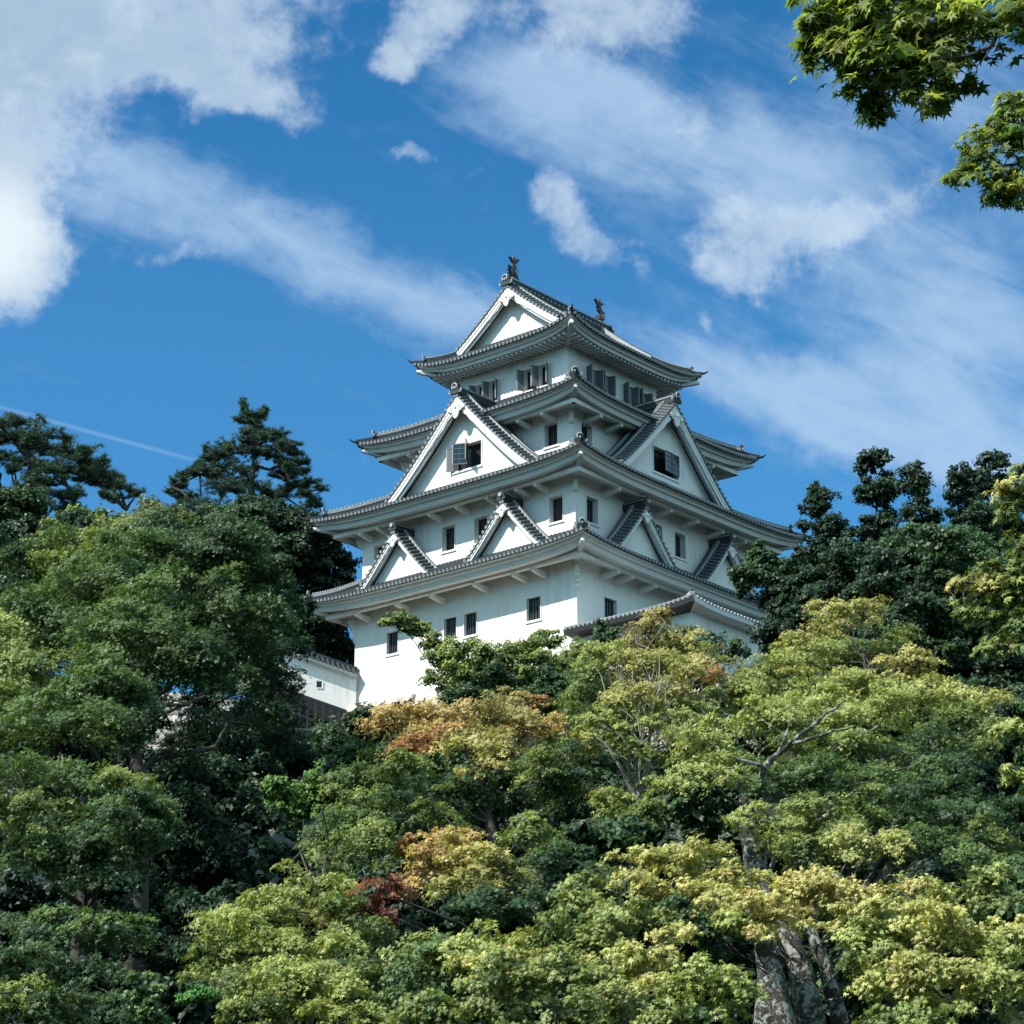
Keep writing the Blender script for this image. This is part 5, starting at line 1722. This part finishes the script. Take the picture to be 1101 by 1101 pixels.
tree('maple_tree', 'thin-leaved olive maple with pale bare branches below the annex roof', 'tree',
     [(700, 680, 32, 18, 56, 'gold', 'brownish', .8), (708, 660, 16, 7, 56, 'rust', 'gold', .6), (660, 712, 44, 20, 55, 'olive', 'lime', .9), (725, 710, 42, 20, 56, 'olive', 'gold', .8), (635, 740, 40, 20, 54, 'green', 'olive', .9), (770, 712, 30, 12, 57, 'olive', 'brownish', .5), (765, 730, 40, 16, 56, 'olive', 'gold', .8), (700, 745, 42, 16, 54, 'olive', 'gold', .75),
      (615, 775, 34, 18, 53, 'green', 'olive', .8), (640, 800, 30, 12, 52, 'gold', 'olive', .7), (760, 770, 40, 20, 54, 'green', 'olive', .9), (660, 770, 36, 12, 54, 'green', 'olive', .45), (720, 800, 36, 14, 52, 'green', 'olive', .5), (610, 830, 34, 18, 50, 'deep', 'green', .8), (690, 882, 42, 12, 49, 'green', 'olive'), (650, 775, 34, 12, 49.8, 'olive', 'lime', .7), (722, 768, 34, 12, 49.8, 'olive', 'lime', .7), (690, 748, 40, 12, 49.8, 'olive', 'gold', .7), (676, 805, 24, 8, 49.6, 'green', 'olive', .5), (655, 860, 26, 10, 49.5, 'olive', 'lime', .9), (730, 850, 34, 12, 49.5, 'green', 'olive', .9), (690, 715, 50, 22, 54.5, 'olive', 'gold', .8), (630, 695, 24, 10, 56, 'olive', 'green', .8), (762, 722, 14, 7, 55, 'rust', 'orange', .7), (800, 745, 30, 14, 56, 'olive', 'lime', .8)],
     'maple', .085, .30, 81, (688, 51), [(688, 870, 51), (686, 845, 51), (690, 800, 51.5)], .085, bark='bark_pale', cov=1.45, tmpl='tri', twig=.4, limb=.6,
     extra=[([(683, 855, 50.6), (672, 835, 50.5), (655, 805, 50.5), (640, 790, 50.5)], .06, .02), ([(688, 850, 50.6), (697, 825, 50.4), (699, 790, 50.4), (702, 760, 50.6), (712, 730, 51)], .06, .02), ([(699, 815, 50.4), (718, 798, 50.3)], .03, .012), ([(676, 840, 50.5), (676, 810, 50.3), (668, 785, 50.3), (650, 760, 50.4)], .05, .015), ([(686, 845, 50.5), (684, 815, 50.2), (690, 790, 50.2)], .04, .015), ([(672, 800, 50.3), (684, 780, 50.3)], .03, .01), ([(655, 805, 50.5), (640, 800, 50.4)], .025, .01)])
tree('maple_tree', 'maple with yellow upper tiers and pale bare boughs, right of centre', 'tree',
     [(815, 775, 58, 18, 45, 'olive', 'lime'), (880, 765, 60, 22, 46, 'olive', 'lime'), (760, 800, 40, 16, 44, 'olive', 'lime'), (750, 830, 46, 14, 43, 'olive', 'lime', .9), (910, 800, 70, 24, 45, 'green', 'olive'), (860, 830, 60, 22, 43.5, 'green', 'fresh'), (940, 840, 70, 24, 44, 'green', 'fresh'), (1000, 820, 50, 24, 46, 'deep', 'green'), (890, 870, 70, 24, 42.5, 'green', 'olive'),
      (970, 880, 60, 24, 43, 'deep', 'green'), (1040, 870, 60, 26, 45, 'deep', 'green'), (830, 885, 45, 14, 42, 'olive', 'lime', .9), (920, 905, 60, 12, 41.5, 'yellow', 'lime', .9), (1000, 910, 60, 20, 42, 'green', 'fresh'), (860, 915, 46, 14, 41.5, 'green', 'lime'), (1065, 905, 50, 20, 44, 'green', 'olive')],
     'maple', .085, .34, 82, (818, 44), [(812, 925, 44), (802, 880, 44), (800, 845, 44.2)], .27, bark='lichen', cov=.95, tmpl='tri', twig=.3,
     extra=[([(815, 850, 43), (822, 825, 42.8), (850, 800, 42.6), (880, 775, 42.6), (905, 755, 43)], .07, .02), ([(822, 825, 42.8), (800, 818, 42.6), (780, 812, 42.6)], .045, .015), ([(850, 800, 42.6), (885, 790, 42.4), (920, 780, 42.6)], .04, .012), ([(835, 812, 42.6), (845, 790, 42.5), (850, 770, 42.6)], .035, .01), ([(812, 870, 43.3), (838, 850, 43)], .05, .02)])
tree('maple_tree', 'yellow-green maple in full sun below the dark evergreens, upper right', 'tree',
     [(905, 670, 40, 16, 64, 'olive', 'gold', .9), (870, 690, 40, 16, 64, 'gold', 'olive', .8), (930, 655, 25, 8, 65, 'gold', 'olive', .6), (860, 712, 50, 14, 62, 'olive', 'lime'), (930, 700, 60, 18, 63, 'deep', 'olive', .8), (826, 738, 38, 12, 62, 'olive', 'lime'), (900, 735, 60, 14, 60, 'olive', 'yellow'), (980, 735, 60, 13, 60, 'yellow', 'lime', .9), (1045, 745, 45, 14, 60, 'yellow', 'lime', .9),
      (950, 765, 60, 18, 59, 'lime', 'olive'), (1030, 775, 50, 18, 59, 'green', 'olive'), (880, 755, 50, 16, 60, 'green', 'olive'), (975, 712, 36, 7, 62, 'gold', 'yellow', .6), (1010, 800, 50, 18, 58, 'green', 'olive', .8), (856, 702, 18, 8, 63, 'gold', 'olive', .6)],
     'maple', .095, .38, 83, (950, 60), [(955, 830, 60), (945, 780, 60.5), (935, 730, 61)], .2, cov=.9, tmpl='tri', twig=.5)
tree('maple_tree', 'front maple with a thick lichen-spotted forked trunk and wide yellow tiers, lower right', 'tree',
     [(850, 957, 75, 13, 29, 'gold', 'yellow'), (920, 962, 60, 13, 29, 'yellow', 'gold'), (790, 950, 50, 14, 29.5, 'gold', 'lime'), (720, 930, 60, 12, 30, 'gold', 'lime', .9), (720, 955, 60, 14, 29.5, 'lime', 'gold'), (985, 975, 55, 16, 29, 'lime', 'yellow'), (1050, 960, 55, 22, 30, 'green', 'lime'), (960, 1005, 60, 18, 28, 'olive', 'lime'), (1035, 1010, 60, 24, 28, 'lime', 'yellow'),
      (1000, 1045, 70, 24, 27, 'lime', 'yellow'), (1070, 1060, 50, 26, 27, 'olive', 'lime'), (680, 985, 70, 18, 29, 'green', 'lime'), (600, 1005, 60, 20, 29, 'green', 'lime'), (760, 1000, 50, 22, 28.5, 'deep', 'green'), (690, 1030, 70, 24, 28, 'lime', 'yellow'), (600, 1050, 70, 26, 28, 'green', 'lime'), (755, 1060, 50, 26, 27, 'lime', 'olive'), (690, 1080, 70, 24, 27, 'green', 'lime'),
      (520, 1020, 60, 22, 29.5, 'olive', 'lime'), (470, 1055, 60, 26, 29.5, 'green', 'fresh'), (540, 1085, 70, 22, 28, 'green', 'lime'), (640, 950, 40, 12, 30, 'green', 'olive', .8), (450, 1020, 40, 18, 31, 'fresh', 'lime'), (1000, 1090, 60, 18, 26.5, 'green', 'olive', .8), (450, 1095, 60, 16, 29, 'green', 'olive'), (1085, 1010, 30, 20, 28, 'lime', 'yellow'), (838, 985, 46, 12, 27.9, 'gold', 'yellow'), (790, 985, 22, 10, 28, 'lime', 'olive'), (930, 985, 50, 12, 28, 'lime', 'yellow'), (945, 1040, 36, 14, 27.4, 'green', 'lime', .8), (760, 975, 40, 12, 28.5, 'lime', 'gold'), (790, 1075, 26, 22, 27, 'lime', 'olive'), (640, 975, 60, 14, 29.2, 'green', 'lime'), (560, 1025, 60, 16, 29, 'lime', 'yellow')],
     'maple', .075, .27, 91, (880, 28.6), [(872, 1101, 28.6), (860, 1040, 28.6), (838, 985, 28.8), (820, 950, 29)], .21, bark='lichen', cov=1.0, tmpl='maple', twig=.12, limb=.16,
     extra=[([(848, 1125, 28.2), (838, 1060, 28.2), (815, 1010, 28.3), (800, 975, 28.5)], .13, .05), ([(905, 1110, 28.8), (890, 1050, 28.8), (872, 1000, 28.8), (862, 985, 29)], .11, .05)])

G_E = 'dark evergreens on the right skyline'
def cone(px, top, bot, w, Yd):
    out = []
    n = 7
    for i in range(n):
        f = i / (n - 1)
        out.append((px + (4 if i % 2 else -4), top + 12 + (bot - top - 20) * f, w * (.48 + .8 * f), 16 + 10 * f, Yd, 'dark', 'deep'))
    return out
for (px, top, bot, w, Yd, lab, sd) in [
    (940, 487, 720, 34, 96, 'tallest pointed dark evergreen right of the castle keep', 101),
    (987, 513, 730, 34, 94, 'second pointed dark evergreen, just right of the tallest one', 102),
    (884, 528, 720, 38, 100, 'rounded dark evergreen nearest the castle roofs on the right skyline', 103),
    (1040, 512, 740, 40, 92, 'broad pointed dark evergreen near the right edge of the sky', 104)]:
    tree('evergreen_tree', lab, 'tree', cone(px, top, bot, w, Yd), 'puff', .15, .38, sd, (px, Yd), None, .3, cov=1.15, tmpl='quad', group=G_E, twig=.2)
tree('evergreen_tree', 'sparse dark tree rising behind the right evergreens at the edge', 'tree',
     [(1075, 508, 26, 14, 118, 'dark', 'deep', .5), (1060, 530, 22, 16, 118, 'dark', 'deep', .6), (1085, 535, 24, 16, 118, 'dark', 'deep', .7), (1070, 570, 36, 24, 116, 'dark', 'deep')], 'puff', .17, .4, 105, (1072, 118), None, .3, tmpl='quad', group=G_E)
tree('evergreen_tree', 'low bushy dark evergreen covering the right end of the lowest castle roof', 'tree',
     [(818, 602, 20, 16, 102, 'deep', 'green', .9), (836, 628, 40, 22, 102, 'deep', 'green'), (880, 615, 40, 18, 102, 'deep', 'green'), (842, 648, 26, 14, 102, 'dark', 'deep'), (870, 645, 40, 22, 101, 'dark', 'deep'), (800, 630, 14, 10, 102, 'deep', 'green', .8), (865, 664, 28, 10, 101, 'dark', 'dark')],
     'puff', .155, .40, 106, (850, 102), None, .24, tmpl='quad', cov=1.1, twig=.5)
tree('evergreen_tree', 'wide shaded evergreen mass behind the yellow-green maple, right', 'tree',
     [(960, 640, 60, 30, 82, 'dark', 'deep'), (1020, 640, 60, 34, 82, 'deep', 'green'), (1070, 620, 50, 40, 82, 'deep', 'green'), (930, 630, 46, 26, 84, 'dark', 'deep'), (990, 690, 66, 26, 80, 'dark', 'green'), (1060, 690, 56, 30, 80, 'dark', 'green'), (1085, 740, 40, 40, 78, 'dark', 'deep'), (1075, 800, 50, 40, 72, 'dark', 'deep', .9), (1060, 850, 50, 30, 68, 'dark', 'deep', .8), (1000, 600, 60, 22, 84, 'deep', 'green')],
     'puff', .145, .45, 107, (1010, 81), None, .35, tmpl='quad', cov=1.1, twig=.2)
tree('maple_tree', 'near maple with large drooping yellow-green leaves entering at the right edge', 'tree',
     [(1094, 522, 26, 10, 24, 'gold', 'olive'), (1092, 545, 24, 10, 24, 'olive', 'green'), (1080, 612, 36, 12, 24, 'olive', 'green', .9), (1056, 628, 34, 7, 24, 'olive', 'gold', .8), (1088, 640, 30, 10, 24, 'green', 'olive'), (1066, 655, 34, 9, 24, 'green', 'olive', .8), (1094, 585, 16, 10, 24, 'green', 'olive', .8), (1092, 675, 26, 14, 24, 'green', 'olive', .8), (1075, 690, 30, 8, 24, 'deep', 'olive', .7),
      (1096, 835, 22, 9, 24, 'lime', 'olive', .9), (1090, 782, 24, 5, 24, 'lime', 'olive', .8), (1098, 505, 12, 6, 24, 'green', 'olive', .8), (1140, 560, 50, 40, 24, 'olive', 'green', .7), (1150, 660, 50, 50, 24, 'green', 'olive', .7), (1150, 800, 50, 40, 24, 'green', 'olive', .6), (1150, 500, 40, 30, 24, 'olive', 'green', .6)],
     'maple', .085, .17, 108, (1240, 24), [(1230, 950, 24), (1215, 760, 24), (1180, 600, 24)], .2, tmpl='maple', cov=.85, twig=.4, limb=.4)
# foreground boughs over the camera
tree('maple_tree', 'closest maple, its star-shaped leaves hanging into the top right corner', 'tree',
     [(905, 12, 50, 26, 7.6, 'fresh', 'lime'), (870, 28, 26, 20, 7.6, 'fresh', 'olive', .9), (960, 20, 50, 30, 7.5, 'fresh', 'olive'), (915, 55, 34, 22, 7.6, 'green', 'fresh'), (955, 62, 40, 28, 7.5, 'fresh', 'lime'), (935, 95, 24, 20, 7.6, 'green', 'fresh'), (985, 85, 30, 22, 7.5, 'fresh', 'lime'), (1010, 25, 50, 24, 7.5, 'fresh', 'lime'), (1000, 100, 22, 10, 7.5, 'green', 'fresh', .7),
      (1050, 15, 40, 14, 7.4, 'fresh', 'lime', .8), (1085, 20, 30, 12, 7.4, 'fresh', 'olive', .7), (1020, 62, 26, 18, 7.5, 'fresh', 'olive', .8), (1055, 62, 9, 4, 7.5, 'green', 'fresh', .5), (1047, 88, 10, 7, 7.5, 'green', 'fresh', .6), (960, -30, 130, 26, 7.6, 'fresh', 'olive'), (880, 45, 26, 18, 7.6, 'fresh', 'olive'), (940, 118, 14, 10, 7.6, 'green', 'fresh', .8), (1000, 45, 40, 24, 7.5, 'fresh', 'lime', .9), (1180, -40, 120, 60, 7.6, 'fresh', 'olive', .8), (1170, 60, 60, 40, 7.5, 'fresh', 'olive', .6), (1320, 10, 110, 60, 7.8, 'fresh', 'lime', .7), (1400, -110, 120, 50, 7.9, 'fresh', 'olive', .7), (1560, -40, 150, 70, 8.0, 'fresh', 'lime', .6), (1780, -160, 160, 60, 8.2, 'fresh', 'olive', .6), (1950, -60, 160, 80, 8.3, 'fresh', 'olive', .6), (2250, -200, 220, 90, 8.5, 'fresh', 'olive', .5), (2500, -60, 220, 100, 8.6, 'fresh', 'olive', .5), (2900, -120, 260, 140, 9.0, 'fresh', 'olive', .4)],
     'maple', .066, .10, 111, (3300, 9.2), [(3290, 700, 9.2), (3200, 200, 9.1), (2950, -80, 8.9), (2500, -190, 8.6), (1950, -170, 8.2), (1550, -110, 7.9), (1250, -60, 7.7)], .12, tmpl='maple', cov=1.35, twig=.12, limb=.03, hang=.5, core=.2, leafmat='leaf_near',
     extra=[([(1250, -60, 7.7), (1140, -10, 7.5), (1085, 20, 7.4), (1066, 50, 7.4), (1040, 60, 7.4), (1000, 62, 7.4)], .016, .003), ([(1078, 30, 7.4), (1050, 40, 7.4), (1010, 50, 7.4)], .006, .002), ([(1066, 50, 7.4), (1056, 66, 7.4)], .003, .0015), ([(1085, 20, 7.45), (1000, 10, 7.5), (930, 40, 7.6)], .008, .003)])
tree('maple_tree', 'second hanging maple bough at the right edge below the top right corner', 'tree',
     [(1085, 108, 16, 14, 9.6, 'fresh', 'olive', .8), (1070, 140, 28, 14, 9.6, 'fresh', 'olive', .75), (1090, 130, 22, 20, 9.6, 'fresh', 'olive', .7), (1050, 165, 24, 12, 9.6, 'fresh', 'olive', .75), (1085, 165, 26, 16, 9.6, 'green', 'fresh', .7), (1035, 190, 20, 10, 9.6, 'fresh', 'olive', .8), (1070, 195, 34, 11, 9.6, 'fresh', 'lime', .8), (1095, 200, 20, 14, 9.6, 'fresh', 'olive', .8), (1075, 213, 16, 6, 9.6, 'green', 'fresh', .7), (1140, 150, 40, 50, 9.6, 'fresh', 'olive', .7), (1230, 120, 60, 50, 9.7, 'fresh', 'olive', .7), (1330, 200, 80, 50, 9.8, 'fresh', 'olive', .7), (1480, 110, 110, 60, 10.1, 'fresh', 'olive', .6), (1680, 190, 130, 60, 10.4, 'fresh', 'olive', .6), (1900, 80, 150, 70, 10.8, 'fresh', 'olive', .5), (2200, 160, 200, 90, 11.3, 'fresh', 'olive', .5), (2600, 120, 240, 120, 12, 'fresh', 'olive', .4)],
     'maple', .058, .10, 112, (3000, 12.5), [(2980, 800, 12.5), (2850, 400, 12.2), (2550, 180, 11.8), (2100, 110, 11.0), (1600, 130, 10.2), (1160, 170, 9.6)], .11, tmpl='maple', cov=1.1, twig=.2, limb=.03, hang=.5, core=.2, leafmat='leaf_near',
     extra=[([(1160, 170, 9.6), (1120, 172, 9.6), (1080, 178, 9.6), (1045, 192, 9.6)], .012, .003), ([(1120, 172, 9.6), (1095, 140, 9.6)], .006, .002)])

# ---- the wooded slope behind the trees: one dark mass of leaves
def underwood():
    lobes = []
    rg = random.Random(9)
    def fill(x0, x1, y0, y1, Yd, r, n, ca, cb):
        for i in range(n):
            lobes.append((rg.uniform(x0, x1), rg.uniform(y0, y1), r * rg.uniform(.8, 1.3), r * rg.uniform(.5, .8), Yd * rg.uniform(.97, 1.03), ca, cb))
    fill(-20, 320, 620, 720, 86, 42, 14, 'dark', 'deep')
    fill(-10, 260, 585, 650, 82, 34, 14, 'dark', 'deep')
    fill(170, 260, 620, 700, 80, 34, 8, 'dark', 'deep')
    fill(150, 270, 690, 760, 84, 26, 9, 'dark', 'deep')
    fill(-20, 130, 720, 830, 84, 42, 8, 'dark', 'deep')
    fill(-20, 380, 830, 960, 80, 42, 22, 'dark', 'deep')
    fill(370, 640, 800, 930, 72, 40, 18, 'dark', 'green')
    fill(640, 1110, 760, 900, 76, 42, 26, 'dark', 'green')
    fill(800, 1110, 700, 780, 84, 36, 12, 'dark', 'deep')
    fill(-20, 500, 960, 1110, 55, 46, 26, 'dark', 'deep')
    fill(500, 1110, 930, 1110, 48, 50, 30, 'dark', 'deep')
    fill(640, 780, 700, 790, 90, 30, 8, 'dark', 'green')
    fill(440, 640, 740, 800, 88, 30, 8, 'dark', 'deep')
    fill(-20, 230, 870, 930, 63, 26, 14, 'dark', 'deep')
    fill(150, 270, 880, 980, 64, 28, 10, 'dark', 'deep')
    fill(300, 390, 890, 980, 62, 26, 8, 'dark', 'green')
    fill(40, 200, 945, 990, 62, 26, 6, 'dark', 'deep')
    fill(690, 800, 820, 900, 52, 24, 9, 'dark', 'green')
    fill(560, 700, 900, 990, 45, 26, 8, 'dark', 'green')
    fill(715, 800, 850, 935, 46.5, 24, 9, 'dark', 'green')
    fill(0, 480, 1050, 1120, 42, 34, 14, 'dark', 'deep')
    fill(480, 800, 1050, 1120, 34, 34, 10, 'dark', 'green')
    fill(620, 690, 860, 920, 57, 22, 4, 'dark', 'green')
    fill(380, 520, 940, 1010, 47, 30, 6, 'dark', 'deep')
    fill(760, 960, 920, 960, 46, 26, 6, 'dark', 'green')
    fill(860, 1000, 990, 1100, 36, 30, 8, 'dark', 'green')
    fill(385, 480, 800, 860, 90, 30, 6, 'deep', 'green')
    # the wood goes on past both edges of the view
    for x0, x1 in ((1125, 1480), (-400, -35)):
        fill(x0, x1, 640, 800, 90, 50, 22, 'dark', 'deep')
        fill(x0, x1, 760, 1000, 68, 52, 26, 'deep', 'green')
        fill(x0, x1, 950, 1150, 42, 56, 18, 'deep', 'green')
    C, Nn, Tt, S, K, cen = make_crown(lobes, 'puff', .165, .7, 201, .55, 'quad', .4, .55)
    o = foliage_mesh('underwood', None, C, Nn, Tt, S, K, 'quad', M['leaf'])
    tag(o, 'dark mass of leaves covering the wooded slope behind the front trees', 'underwood', kind='stuff')
underwood()

# ---- ground cover and low growth on the slope, nobody could count it
def undergrowth():
    rg = np.random.default_rng(77)
    n = 34000
    y = rg.uniform(24, 121, n); x = rg.uniform(-1, 1, n) * (y * .235 + 3)
    z = terrain(x, y) + rg.random(n) ** 2 * .9
    # clumps
    cx = rg.uniform(-30, 30, 700); cy = rg.uniform(24, 121, 700); k = rg.integers(0, 700, n)
    sel = rg.random(n) < .6
    x = np.where(sel, cx[k] * (cy[k] / 121 * .9 + .2) + rg.normal(0, .7, n), x); y = np.where(sel, cy[k] + rg.normal(0, .7, n), y)
    z = terrain(x, y) + np.abs(rg.normal(0, .5, n))
    c = np.stack([x, y, z], 1)
    nr = np.array([0, -.3, 1.0]) + rg.normal(0, .5, (n, 3)); tp = rg.normal(size=(n, 3))
    m = rg.random((n, 1))
    col = (np.array(PAL['dark']) * (1 - m) + np.array(PAL['green']) * m) * rg.uniform(.7, 1.2, (n, 1))
    o = foliage_mesh('undergrowth', None, c, nr, tp, rg.uniform(.18, .38, n), col, 'quad', M['leaf'])
    tag(o, 'low dark ground cover on the hillside under the trees', 'undergrowth', kind='stuff')
undergrowth()
print('LEAVES', LEAVES)
